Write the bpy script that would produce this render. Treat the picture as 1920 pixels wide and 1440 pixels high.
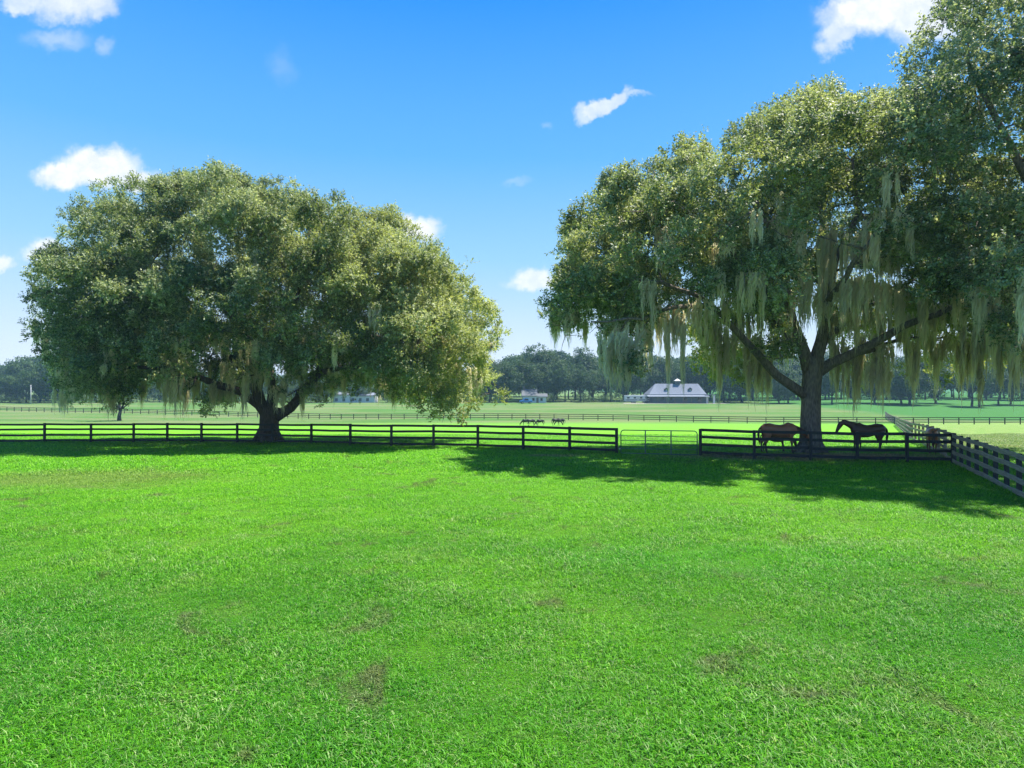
import bpy, math, random
import numpy as np
from mathutils import Vector
random.seed(7)
rng = np.random.default_rng(11)
scene = bpy.context.scene
COL = scene.collection
for o in list(bpy.data.objects):
    bpy.data.objects.remove(o)

# ------------------------------------------------------------------ camera
F, HZ, CH = 1200.0, 728.0, 3.38        # focal length in 1920-px units, horizon row, eye height
cam = bpy.data.objects.new('camera', bpy.data.cameras.new('camera'))
COL.objects.link(cam)
cam.location = (0, 0, CH)
cam.rotation_euler = (math.radians(90) + math.atan((HZ-720)/F), 0, 0)
cam.data.sensor_width = 36
cam.data.lens = F/1920*36
cam.data.clip_start = 0.1
cam.data.clip_end = 6000
scene.camera = cam
scene.render.resolution_x = 1024
scene.render.resolution_y = 768

# ------------------------------------------------------------------ sun, sky, exposure
TO_SUN = Vector((0.40, 0.23, 0.86)).normalized()
sl = bpy.data.lights.new('sun', 'SUN')
sl.energy = 4.4
sl.angle = math.radians(0.55)
sl.color = (1.0, 0.955, 0.87)
sun = bpy.data.objects.new('sun', sl)
COL.objects.link(sun)
sun.rotation_euler = TO_SUN.to_track_quat('Z', 'Y').to_euler()
sun.location = (20, 10, 60)

scene.view_settings.view_transform = 'Standard'
scene.view_settings.look = 'None'
scene.view_settings.exposure = 1.52
scene.view_settings.gamma = 1.0

class NT:
    """small helper around a node tree"""
    def __init__(s, tree): s.t = tree; s.n = tree.nodes; s.l = tree.links
    def new(s, typ, **kw):
        nd = s.n.new(typ)
        for k, v in kw.items(): setattr(nd, k, v)
        return nd
    def put(s, sock, v):
        if isinstance(v, bpy.types.NodeSocket): s.l.new(v, sock)
        elif v is not None: sock.default_value = v
    def math(s, op, a, b=None, c=None, clamp=False):
        nd = s.new('ShaderNodeMath', operation=op); nd.use_clamp = clamp
        s.put(nd.inputs[0], a)
        if b is not None: s.put(nd.inputs[1], b)
        if c is not None: s.put(nd.inputs[2], c)
        return nd.outputs[0]
    def vmath(s, op, a, b=None):
        nd = s.new('ShaderNodeVectorMath', operation=op)
        s.put(nd.inputs[0], a)
        if b is not None: s.put(nd.inputs[1], b)
        return nd.outputs['Value'] if op in ('LENGTH', 'DOT_PRODUCT') else nd.outputs[0]
    def noise(s, vec, scale, detail=4, rough=.55, dist=0.0):
        nd = s.new('ShaderNodeTexNoise')
        if vec is not None: s.l.new(vec, nd.inputs['Vector'])
        nd.inputs['Scale'].default_value = scale; nd.inputs['Detail'].default_value = detail
        nd.inputs['Roughness'].default_value = rough; nd.inputs['Distortion'].default_value = dist
        return nd
    def mix(s, fac, a, b, blend='MIX'):
        nd = s.new('ShaderNodeMix', data_type='RGBA', blend_type=blend)
        s.put(nd.inputs[0], fac)
        for i, v in ((6, a), (7, b)):
            if isinstance(v, tuple) and len(v) == 3: v = v+(1,)
            s.put(nd.inputs[i], v)
        return nd.outputs[2]
    def ramp(s, fac, stops):
        nd = s.new('ShaderNodeValToRGB'); e = nd.color_ramp.elements
        while len(e) < len(stops): e.new(.5)
        for el, (p, c) in zip(e, stops):
            el.position = p; el.color = tuple(c)+((1,) if len(c) == 3 else ())
        s.put(nd.inputs[0], fac); return nd.outputs[0]
    def maprange(s, v, a, b, c=0.0, d=1.0, smooth=True):
        nd = s.new('ShaderNodeMapRange')
        if smooth: nd.interpolation_type = 'SMOOTHSTEP'
        s.put(nd.inputs[0], v)
        for i, x in zip((1, 2, 3, 4), (a, b, c, d)): nd.inputs[i].default_value = x
        return nd.outputs[0]

world = bpy.data.worlds.new('World')
scene.world = world
world.use_nodes = True
W = NT(world.node_tree)
for nd in list(W.n): W.n.remove(nd)
out = W.new('ShaderNodeOutputWorld')
bg = W.new('ShaderNodeBackground')
sky = W.new('ShaderNodeTexSky')
sky.sky_type = 'NISHITA'
sky.sun_disc = False
sky.sun_elevation = math.asin(TO_SUN.z)
sky.sun_rotation = math.atan2(TO_SUN.x, TO_SUN.y)
sky.altitude = 0
sky.air_density = 1.1
sky.dust_density = 0.45
sky.ozone_density = 3.0
hs = W.new('ShaderNodeHueSaturation')
hs.inputs['Saturation'].default_value = 1.16
hs.inputs['Hue'].default_value = 0.508
W.l.new(sky.outputs[0], hs.inputs['Color'])
tc = W.new('ShaderNodeTexCoord')
sep = W.new('ShaderNodeSeparateXYZ')
W.l.new(tc.outputs['Generated'], sep.inputs[0])
yy = W.math('MAXIMUM', sep.outputs[1], 0.08)
U = W.math('DIVIDE', sep.outputs[0], yy)
V = W.math('DIVIDE', sep.outputs[2], yy)
uv = W.new('ShaderNodeCombineXYZ'); W.l.new(U, uv.inputs[0]); W.l.new(V, uv.inputs[1])
n1 = W.noise(uv.outputs[0], 9, 6, .62)
n2 = W.noise(uv.outputs[0], 38, 5, .6)
d1 = W.vmath('SUBTRACT', n1.outputs['Color'], (.5, .5, .5))
d2 = W.vmath('SUBTRACT', n2.outputs['Color'], (.5, .5, .5))
sc1 = W.new('ShaderNodeVectorMath', operation='SCALE'); W.l.new(d1, sc1.inputs[0]); sc1.inputs['Scale'].default_value = .055
sc2 = W.new('ShaderNodeVectorMath', operation='SCALE'); W.l.new(d2, sc2.inputs[0]); sc2.inputs['Scale'].default_value = .035
uvd = W.vmath('ADD', W.vmath('ADD', uv.outputs[0], sc1.outputs[0]), sc2.outputs[0])
# clouds as bearings in the sky: centre column, row, half width, half height, tilt, strength
CLOUDS = [(122,328,58,25,0,1.0),(185,308,72,36,0,1.0),(245,328,52,24,-8,.9),
          (40,8,40,18,0,.7),(130,2,80,40,0,.8),(175,12,40,28,0,.6),(105,74,62,22,0,.34),(192,92,18,20,0,.3),
          (85,478,42,22,0,.9),(-5,493,32,17,0,.9),(783,423,42,24,0,1.0),(1008,524,42,20,8,.85),(970,530,30,9,0,.4),
          (1092,212,26,16,45,.6),(1120,196,40,14,30,.75),(1150,180,36,13,18,.7),(1190,176,28,8,0,.45),
          (1640,18,95,44,10,1.0),(1575,62,48,26,35,.7),(1740,20,90,60,0,.9),
          (525,125,28,34,0,.10),(970,333,32,8,0,.16),(1020,238,14,9,0,.16)]
acc = None
for (cx, cy, rx, ry, tilt, st) in CLOUDS:
    u0, v0 = (cx-960)/F, (HZ-cy)/F
    mp = W.new('ShaderNodeMapping'); mp.vector_type = 'TEXTURE'
    mp.inputs['Location'].default_value = (u0, v0, 0)
    mp.inputs['Rotation'].default_value = (0, 0, math.radians(tilt))
    mp.inputs['Scale'].default_value = (rx*1.25/F, ry*1.25/F, 1)
    W.l.new(uvd, mp.inputs['Vector'])
    m = W.math('SUBTRACT', 1.0, W.vmath('LENGTH', mp.outputs[0]))
    soft = .85 if st < .5 else .55
    m = W.math('MULTIPLY', W.maprange(m, -.08, soft), st)
    acc = m if acc is None else W.math('MAXIMUM', acc, m)
haze_low = W.math('MULTIPLY', W.maprange(V, .16, -.02), W.maprange(n1.outputs['Fac'], .3, .75, .55, 1.0))
front = W.maprange(sep.outputs[1], .1, .3)
acc = W.math('MULTIPLY', acc, front)
el = W.math('DIVIDE', sep.outputs[2], W.math('SQRT', W.math('MAXIMUM', W.math('SUBTRACT', 1.0, W.math('MULTIPLY', sep.outputs[2], sep.outputs[2])), .01)))
K = 5.0
clear = W.ramp(W.math('MULTIPLY', el, 1.0), [(0.0, (.82,.86,1.0)), (.07, (.64,.79,1.0)), (.20, (.33,.65,1.0)), (.36, (.13,.48,1.0)), (.62, (.02,.30,1.0))])
cl = W.new('ShaderNodeVectorMath', operation='SCALE'); W.l.new(clear, cl.inputs[0]); cl.inputs['Scale'].default_value = K
skyc = W.mix(.93, hs.outputs[0], cl.outputs[0])
skyc = W.mix(W.math('MULTIPLY', haze_low, .30), skyc, (4.1, 4.3, 5.0))
cloudc = W.mix(W.maprange(n2.outputs['Fac'], .35, .65), (4.2, 4.5, 5.0), (5.0, 5.1, 5.25))
final = W.mix(acc, skyc, cloudc)
W.l.new(final, bg.inputs[0])
bg.inputs[1].default_value = 0.075
W.l.new(bg.outputs[0], out.inputs[0])

cy = scene.cycles
cy.max_bounces = 8; cy.diffuse_bounces = 3; cy.glossy_bounces = 2; cy.transmission_bounces = 5
cy.transparent_max_bounces = 8; cy.volume_bounces = 1

# ------------------------------------------------------------------ terrain
TK = np.array([[-80,0],[0,0],[31,0],[36,-.13],[45,-.45],[60,-1.0],[80,-1.8],[105,-2.75],[125,-3.45],[150,-3.75],
               [180,-3.6],[215,-3.0],[250,-2.4],[320,-1.5],[450,-1.0],[900,0],[3000,6]], float)
def gz(x, y):
    x = np.asarray(x, float); y = np.asarray(y, float)
    z = sum(np.interp(y+o, TK[:, 0], TK[:, 1]) for o in (-6, -3, 0, 3, 6))/5
    far = np.clip((y-28)/60, 0, 1)
    z = z + far*0.25*np.sin(x*.045+1.0)*np.sin(y*.05+.6) + .012*np.sin(x*1.3+.5*y)*np.sin(y*1.1)
    return z
def P(px, py, d):                      # a point of the place from its bearing and its distance
    return Vector(((px-960)/F*d, d, CH-(py-HZ)/F*d))
def G(px, py):                         # where that bearing meets the ground
    d = 5.0
    while d < 900:
        p = P(px, py, d)
        if p.z <= float(gz(p.x, p.y)): break
        d *= 1.002
    return Vector((p.x, p.y, float(gz(p.x, p.y))))

# ------------------------------------------------------------------ object helpers
def tag(o, label=None, cat=None, group=None, kind=None):
    if label: o['label'] = label
    if cat: o['category'] = cat
    if group: o['group'] = group
    if kind: o['kind'] = kind
    return o
def empty(name, loc, rz=0):
    o = bpy.data.objects.new(name, None); COL.objects.link(o)
    o.location = loc; o.rotation_euler = (0, 0, rz); o.empty_display_size = .3
    return o
def link(name, me, mat, parent=None, smooth=False):
    o = bpy.data.objects.new(name, me); COL.objects.link(o)
    for m in (mat if isinstance(mat, (list, tuple)) else [mat]):
        me.materials.append(m)
    if parent: o.parent = parent
    if smooth: me.shade_smooth()
    return o
def np_mesh(name, v, quads, attr=None, attr2=None):
    me = bpy.data.meshes.new(name)
    v = np.asarray(v, np.float32); quads = np.asarray(quads, np.int32)
    k = quads.shape[1]
    me.vertices.add(len(v)); me.vertices.foreach_set('co', v.ravel())
    me.loops.add(quads.size); me.loops.foreach_set('vertex_index', quads.ravel())
    me.polygons.add(len(quads))
    me.polygons.foreach_set('loop_start', np.arange(0, quads.size, k, dtype=np.int32))
    me.polygons.foreach_set('loop_total', np.full(len(quads), k, np.int32))
    me.update(calc_edges=True)
    for nm, a in (('var', attr), ('tint', attr2)):
        if a is not None:
            at = me.attributes.new(nm, 'FLOAT', 'FACE'); at.data.foreach_set('value', np.asarray(a, np.float32))
    return me
class MB:
    """collects boxes, tubes and prisms into one mesh"""
    def __init__(s): s.v = []; s.f = []
    def add(s, vs, fs):
        b = len(s.v); s.v += [tuple(p) for p in vs]; s.f += [tuple(i+b for i in f) for f in fs]; return s
    def box(s, c, size, rz=0.0):
        hx, hy, hz = size[0]/2, size[1]/2, size[2]/2; ca, sa = math.cos(rz), math.sin(rz)
        vs = []
        for z in (-hz, hz):
            for x, y in ((-hx, -hy), (hx, -hy), (hx, hy), (-hx, hy)):
                vs.append((c[0]+x*ca-y*sa, c[1]+x*sa+y*ca, c[2]+z))
        return s.add(vs, [(3,2,1,0),(4,5,6,7),(0,1,5,4),(1,2,6,5),(2,3,7,6),(3,0,4,7)])
    def beam(s, a, b, w, h, side=None):
        a, b = Vector(a), Vector(b); d = (b-a).normalized()
        sd = Vector((d.y, -d.x, 0))
        sd = sd.normalized() if sd.length > 1e-6 else Vector((1, 0, 0))
        up = sd.cross(d).normalized()
        vs = []
        for p in (a, b):
            for i, j in ((-1,-1),(1,-1),(1,1),(-1,1)):
                vs.append(p+sd*(i*w/2)+up*(j*h/2))
        return s.add(vs, [(0,3,2,1),(4,5,6,7),(0,1,5,4),(1,2,6,5),(2,3,7,6),(3,0,4,7)])
    def prism(s, pts, y0, y1, axis='y'):       # outline in x,z pushed along y (or outline y,z pushed along x)
        n = len(pts)
        mk = (lambda p, t: (p[0], t, p[1])) if axis == 'y' else (lambda p, t: (t, p[0], p[1]))
        vs = [mk(p, y0) for p in pts]+[mk(p, y1) for p in pts]
        fs = [tuple(range(n)), tuple(range(2*n-1, n-1, -1))]+[(i, i+n, (i+1) % n+n, (i+1) % n) for i in range(n)]
        return s.add(vs, fs)
    def tube(s, pts, rad, n=8, wob=0.0, seed=0):
        v, f = tube_arrays(pts, rad, n, wob, seed); return s.add(v, f)
    def build(s, name, mat, parent=None, smooth=False, bevel=0):
        me = bpy.data.meshes.new(name); me.from_pydata(s.v, [], s.f); me.update()
        o = link(name, me, mat, parent, smooth)
        if bevel:
            m = o.modifiers.new('bevel', 'BEVEL'); m.width = bevel; m.segments = 2
        return o
def tube_arrays(pts, rad, n=8, wob=0.0, seed=0):
    pts = [Vector(p) for p in pts]; r_ = random.Random(seed)
    ph = [r_.uniform(0, 6.28) for _ in range(3)]
    vs, fs = [], []
    prev = None
    for i, p in enumerate(pts):
        d = (pts[min(i+1, len(pts)-1)]-pts[max(i-1, 0)]).normalized()
        if prev is None:
            a = Vector((1, 0, 0)) if abs(d.x) < .8 else Vector((0, 1, 0))
        else: a = prev
        a = (a-d*a.dot(d)).normalized(); prev = a; b = d.cross(a)
        rr = rad[i] if hasattr(rad, '__len__') else rad
        rx, ry = rr if isinstance(rr, tuple) else (rr, rr)
        for k in range(n):
            t = 2*math.pi*k/n
            w = 1+wob*(math.sin(3*t+ph[0]+i*.35)*.5+math.sin(5*t+ph[1]-i*.3)*.35+math.sin(2*t+ph[2]+i*.6)*.4)
            vs.append(p+a*(math.cos(t)*rx*w)+b*(math.sin(t)*ry*w))
    for i in range(len(pts)-1):
        for k in range(n):
            fs.append((i*n+k, i*n+(k+1) % n, (i+1)*n+(k+1) % n, (i+1)*n+k))
    fs.append(tuple(range(n-1, -1, -1))); fs.append(tuple(range((len(pts)-1)*n, len(pts)*n)))
    return vs, fs

# ------------------------------------------------------------------ materials
def mat(name):
    m = bpy.data.materials.new(name); m.use_nodes = True
    t = NT(m.node_tree)
    for nd in list(t.n): t.n.remove(nd)
    o = t.new('ShaderNodeOutputMaterial')
    return m, t, o
def simple(name, col, rough=.6, var=.25, scale=6, bump=.0, metallic=0, stretch=None, spec=.5):
    m, t, o = mat(name)
    b = t.new('ShaderNodeBsdfPrincipled'); t.l.new(b.outputs[0], o.inputs[0])
    tcn = t.new('ShaderNodeTexCoord'); vec = tcn.outputs['Object']
    if stretch:
        mp = t.new('ShaderNodeMapping'); mp.inputs['Scale'].default_value = stretch
        t.l.new(vec, mp.inputs[0]); vec = mp.outputs[0]
    n = t.noise(vec, scale, 5, .6)
    dark = tuple(c*(1-var) for c in col); lite = tuple(min(1, c*(1+var)) for c in col)
    t.l.new(t.ramp(n.outputs[0], [(.3, dark), (.7, lite)]), b.inputs['Base Color'])
    b.inputs['Roughness'].default_value = rough; b.inputs['Metallic'].default_value = metallic
    b.inputs['Specular IOR Level'].default_value = spec
    if bump:
        bp = t.new('ShaderNodeBump'); bp.inputs['Strength'].default_value = 1; bp.inputs['Distance'].default_value = bump
        t.l.new(n.outputs[0], bp.inputs['Height']); t.l.new(bp.outputs[0], b.inputs['Normal'])
    return m

def leaf_material(name, dark, mid, lite, warm, trans=.35, rough=.42, spec=.5, ttint=(1.5, 1.5, .80)):
    m, t, o = mat(name)
    a = t.new('ShaderNodeAttribute', attribute_name='var')
    c = t.ramp(a.outputs['Fac'], [(0, dark), (.5, mid), (1, lite)])
    a2 = t.new('ShaderNodeAttribute', attribute_name='tint')
    c = t.mix(a2.outputs['Fac'], c, warm)
    b = t.new('ShaderNodeBsdfPrincipled')
    t.l.new(c, b.inputs['Base Color'])
    b.inputs['Roughness'].default_value = rough; b.inputs['Specular IOR Level'].default_value = spec
    tr = t.new('ShaderNodeBsdfTranslucent')
    t.l.new(t.mix(1.0, c, ttint, 'MULTIPLY'), tr.inputs[0])
    mx = t.new('ShaderNodeMixShader'); mx.inputs[0].default_value = trans
    t.l.new(b.outputs[0], mx.inputs[1]); t.l.new(tr.outputs[0], mx.inputs[2])
    t.l.new(mx.outputs[0], o.inputs[0])
    return m
M = {}
M['oak_leaf'] = leaf_material('oak_leaf', (.030,.060,.022), (.135,.185,.075), (.45,.48,.29), (.42,.44,.11), .38, .58, .45)
M['oak_leaf_blue'] = leaf_material('oak_leaf_cool', (.038,.072,.038), (.165,.215,.12), (.48,.51,.37), (.36,.41,.14), .38, .56, .45)
M['far_leaf'] = leaf_material('far_leaf', (.010,.034,.012), (.030,.075,.022), (.065,.125,.034), (.09,.11,.025), .2, .6, .2)
M['moss'] = leaf_material('spanish_moss', (.42,.38,.27), (.72,.67,.50), (.88,.84,.68), (.84,.78,.56), .55, .9, .05, (1.12, 1.08, .88))

def bark(name, c1, c2):
    m, t, o = mat(name)
    b = t.new('ShaderNodeBsdfPrincipled'); t.l.new(b.outputs[0], o.inputs[0])
    tcn = t.new('ShaderNodeTexCoord')
    mp = t.new('ShaderNodeMapping'); mp.inputs['Scale'].default_value = (1, 1, .28); t.l.new(tcn.outputs['Object'], mp.inputs[0])
    n = t.noise(mp.outputs[0], 9, 7, .7); vo = t.new('ShaderNodeTexVoronoi'); vo.inputs['Scale'].default_value = 13
    t.l.new(mp.outputs[0], vo.inputs[0])
    h = t.math('ADD', n.outputs[0], t.math('MULTIPLY', vo.outputs[0], .8))
    t.l.new(t.ramp(t.math('MULTIPLY', h, .62), [(.25, c1), (.75, c2)]), b.inputs['Base Color'])
    b.inputs['Roughness'].default_value = .9; b.inputs['Specular IOR Level'].default_value = .2
    bp = t.new('ShaderNodeBump'); bp.inputs['Distance'].default_value = .05; bp.inputs['Strength'].default_value = 1
    t.l.new(h, bp.inputs['Height']); t.l.new(bp.outputs[0], b.inputs['Normal'])
    return m
M['bark_red'] = bark('oak_bark_brown', (.03,.021,.017), (.115,.08,.062))
M['bark_grey'] = bark('oak_bark_grey', (.06,.045,.038), (.24,.19,.16))
M['bark_far'] = simple('far_bark', (.030,.027,.026), .9, .3, 2)
M['fence_black'] = simple('black_fence_paint', (.014,.014,.016), .55, .5, 3, .004, stretch=(.6,.6,6), spec=.35)
M['fence_grey'] = simple('weathered_board', (.30,.245,.185), .85, .42, 4, .006, stretch=(.5,.5,7), spec=.2)
M['fence_dark_post'] = simple('dark_stained_post', (.02,.02,.02), .8, .4, 5)
M['gate_steel'] = simple('green_steel', (.10,.16,.11), .4, .25, 6, 0, .3)
M['galv'] = simple('galvanised_steel', (.42,.42,.42), .4, .2, 8, 0, .7)

# ------------------------------------------------------------------ ground sheet
def pasture_color(t, blade):
    """grass colour read from where it stands in the field: shared by the sheet and the blades"""
    geo = t.new('ShaderNodeNewGeometry'); pos = geo.outputs['Position']
    flat = t.vmath('MULTIPLY', pos, (1, 1, 0))
    nb = t.noise(flat, .16, 4, .6); nm = t.noise(flat, .75, 5, .65); ns = t.noise(flat, 4.5, 4, .7)
    lush, bright, yel = (.062,.25,.009), (.130,.36,.010), (.215,.34,.06)
    c = t.mix(t.maprange(nb.outputs[0], .35, .65), lush, bright)
    c = t.mix(t.maprange(nm.outputs[0], .50, .78, 0, .75), c, yel)
    c = t.mix(t.maprange(ns.outputs[0], .52, .8, 0, .45), c, (.20,.27,.11))
    # the lawn turns from deep green to bright yellow green with distance, then duller
    sp = t.new('ShaderNodeSeparateXYZ'); t.l.new(pos, sp.inputs[0])
    c = t.mix(t.maprange(sp.outputs[1], 6, 14, .45, 0), c, (.065,.285,.010))
    c = t.mix(t.maprange(sp.outputs[1], 7, 24, 0, .7), c, (.155,.42,.012))
    c = t.mix(t.maprange(sp.outputs[1], 42, 100, 0, .6), c, (.13,.275,.045))
    nd = t.noise(flat, .42, 5, .7, 1.2)
    dry = t.maprange(nd.outputs[0], .55, .70, 0, .7)
    c = t.mix(dry, c, (.13,.125,.06))
    # worn yellow patch at the left
    def spot(x, y, rx, ry, s):
        v = t.vmath('MULTIPLY', t.vmath('SUBTRACT', flat, (x, y, 0)), (1/rx, 1/ry, 0))
        L = t.math('ADD', t.vmath('LENGTH', v), t.math('MULTIPLY', t.math('SUBTRACT', nm.outputs[0], .5), 1.4))
        return t.maprange(L, 1.15, .35, 0, s)
    c = t.mix(spot(-16, 24, 6, 3.2, .55), c, (.20,.24,.07))
    c = t.mix(spot(4.6, 12.8, 4.5, 1.6, .35), c, (.04,.30,.012))
    c = t.mix(spot(7.0, 8.2, 1.6, 1.3, .4), c, (.03,.24,.012))
    # leaf litter under the two right-hand oaks
    c = t.mix(spot(15.5, 32.0, 8.5, 2.6, .9), c, (.34,.23,.17))
    c = t.mix(spot(2.0, 32.6, 2.0, .8, .6), c, (.30,.25,.14))
    c = t.mix(spot(-17.1, 44.8, 3.0, 1.6, .7), c, (.20,.12,.09))
    # pale far pasture beyond the three-board fence, and the dry field right of the long fence
    far = t.maprange(sp.outputs[1], 108, 135)
    nf = t.noise(t.vmath('MULTIPLY', pos, (.35, 1, 0)), .06, 5, .65)
    farc = t.mix(t.maprange(nf.outputs[0], .38, .62), (.065,.145,.030), (.135,.165,.065))
    c = t.mix(far, c, farc)
    # signed distance to the long fence line (19.6,28.6)-(75,125)
    nx, ny = 96.4/111.2, -55.4/111.2
    sd = t.math('SUBTRACT', t.math('ADD', t.math('MULTIPLY', sp.outputs[0], nx), t.math('MULTIPLY', sp.outputs[1], ny)), 19.6*nx+28.6*ny)
    right = t.math('MULTIPLY', t.maprange(sd, -.2, .6), t.maprange(sp.outputs[1], 140, 122))
    rightc = t.mix(t.maprange(nm.outputs[0], .3, .7), (.11,.22,.04), (.22,.27,.09))
    right = t.math('MULTIPLY', right, t.maprange(sp.outputs[1], 28, 40))
    c = t.mix(right, c, rightc)
    # green park under the trees at the far right
    park = t.math('MULTIPLY', t.maprange(sp.outputs[0], 95, 108), t.maprange(sp.outputs[1], 132, 146))
    c = t.mix(park, c, (.045,.135,.03))
    return c, flat, pos
m, t, o = mat('pasture')
c, flat, pos = pasture_color(t, False)
b = t.new('ShaderNodeBsdfPrincipled'); t.l.new(b.outputs[0], o.inputs[0])
fine = t.noise(flat, 22, 5, .8); fine2 = t.noise(flat, 3.0, 4, .7)
spy = t.new('ShaderNodeSeparateXYZ'); t.l.new(pos, spy.inputs[0])
nearsoil = t.maprange(spy.outputs[1], 26, 44, .62, .0)
c = t.mix(t.math('MULTIPLY', nearsoil, t.maprange(fine.outputs[0], .35, .6)), c, (.034,.026,.015))
c = t.mix(t.maprange(fine2.outputs[0], .45, .75, 0, .22), c, (.04,.13,.03))
t.l.new(c, b.inputs['Base Color']); b.inputs['Roughness'].default_value = 1; b.inputs['Specular IOR Level'].default_value = .05
bp = t.new('ShaderNodeBump'); bp.inputs['Distance'].default_value = .06
t.l.new(fine.outputs[0], bp.inputs['Height']); t.l.new(bp.outputs[0], b.inputs['Normal'])
M['pasture'] = m

ys = np.concatenate([np.arange(-60, 0, 5), np.arange(0, 50, .5), np.arange(50, 160, 2), np.arange(160, 400, 6), np.arange(400, 1200, 50), [1200, 1600, 2200]])
xs = np.concatenate([[-2200, -1500, -1000], np.arange(-700, -100, 20), np.arange(-100, -30, 3), np.arange(-30, 30, .6), np.arange(30, 100, 3), np.arange(100, 701, 20), [1000, 1500, 2200]])
XX, YY = np.meshgrid(xs, ys)
vv = np.stack([XX, YY, gz(XX, YY)], -1).reshape(-1, 3)
nx_, ny_ = len(xs), len(ys)
ii = (np.arange(ny_-1)[:, None]*nx_+np.arange(nx_-1)[None]).ravel()
go = link('ground', np_mesh('ground', vv, np.stack([ii, ii+1, ii+1+nx_, ii+nx_], 1)), M['pasture'], None, True)
tag(go, kind='structure')

# ------------------------------------------------------------------ grass blades (uncountable: one object)
m, t, o = mat('grass_blade')
c, flat, pos = pasture_color(t, True)
a = t.new('ShaderNodeAttribute', attribute_name='var')
c = t.mix(1.0, c, t.ramp(a.outputs['Fac'], [(0, (.22,.30,.25)), (.4, (.7,.85,.65)), (.72, (1.35,1.25,1.3)), (.85, (1.7,1.35,1.8)), (1, (1.9,1.45,1.8))]), 'MULTIPLY')
# bleached blades, more of them in the thin thatchy patches, fewer far off
th = t.noise(flat, .9, 5, .7, .6); sy = t.new('ShaderNodeSeparateXYZ'); t.l.new(pos, sy.inputs[0])
lim = t.math('SUBTRACT', t.maprange(th.outputs[0], .42, .70, .96, .72), t.maprange(sy.outputs[1], 6, 26, 0, -.12))
straw = t.math('MULTIPLY', t.math('GREATER_THAN', a.outputs['Fac'], lim), .8)
c = t.mix(straw, c, (.34,.44,.17))
b = t.new('ShaderNodeBsdfPrincipled'); t.l.new(c, b.inputs['Base Color'])
b.inputs['Roughness'].default_value = .5; b.inputs['Specular IOR Level'].default_value = .22
tr = t.new('ShaderNodeBsdfTranslucent'); t.l.new(t.mix(1.0, c, (1.25, 1.3, .8), 'MULTIPLY'), tr.inputs[0])
mx = t.new('ShaderNodeMixShader'); mx.inputs[0].default_value = .42
t.l.new(b.outputs[0], mx.inputs[1]); t.l.new(tr.outputs[0], mx.inputs[2]); t.l.new(mx.outputs[0], o.inputs[0])
M['grass_blade'] = m

def grass_tile(n, radius, h0, h1, w, seed):
    g = np.random.default_rng(seed)
    r = radius*np.sqrt(g.random(n)); th = g.random(n)*6.283
    base = np.stack([r*np.cos(th), r*np.sin(th), np.full(n, -.01)], 1)
    # tufts: pull blades towards a few centres
    k = max(4, n//9); cen = (g.random((k, 2))*2-1)*radius*.85; idx = g.integers(0, k, n)
    base[:, :2] = base[:, :2]*.45+.55*(cen[idx]+g.normal(0, .025, (n, 2)))
    ang = g.random(n)*6.283; h = h0+(h1-h0)*g.random(n)**1.6; lean = h*(.3+g.random(n)*1.5)
    d = np.stack([np.cos(ang), np.sin(ang), np.zeros(n)], 1)
    s = np.stack([-d[:, 1], d[:, 0], np.zeros(n)], 1)*(w*(.6+.8*g.random(n)))[:, None]*.5
    up = np.array([0, 0, 1.0])
    p0 = base; p1 = base+d*lean[:, None]*.3+up*(h*.62)[:, None]; p2 = base+d*lean[:, None]+up*(h*(.95-.4*g.random(n)))[:, None]
    v = np.stack([p0-s, p0+s, p1+s*.85, p1-s*.85, p2+s*.12, p2-s*.12], 1).reshape(-1, 3)
    i = np.arange(n)*6
    q = np.concatenate([np.stack([i, i+1, i+2, i+3], 1), np.stack([i+3, i+2, i+4, i+5], 1)])
    va = g.random(n)
    return np_mesh('grass_tuft', v, q, np.concatenate([va, va]))
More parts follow.
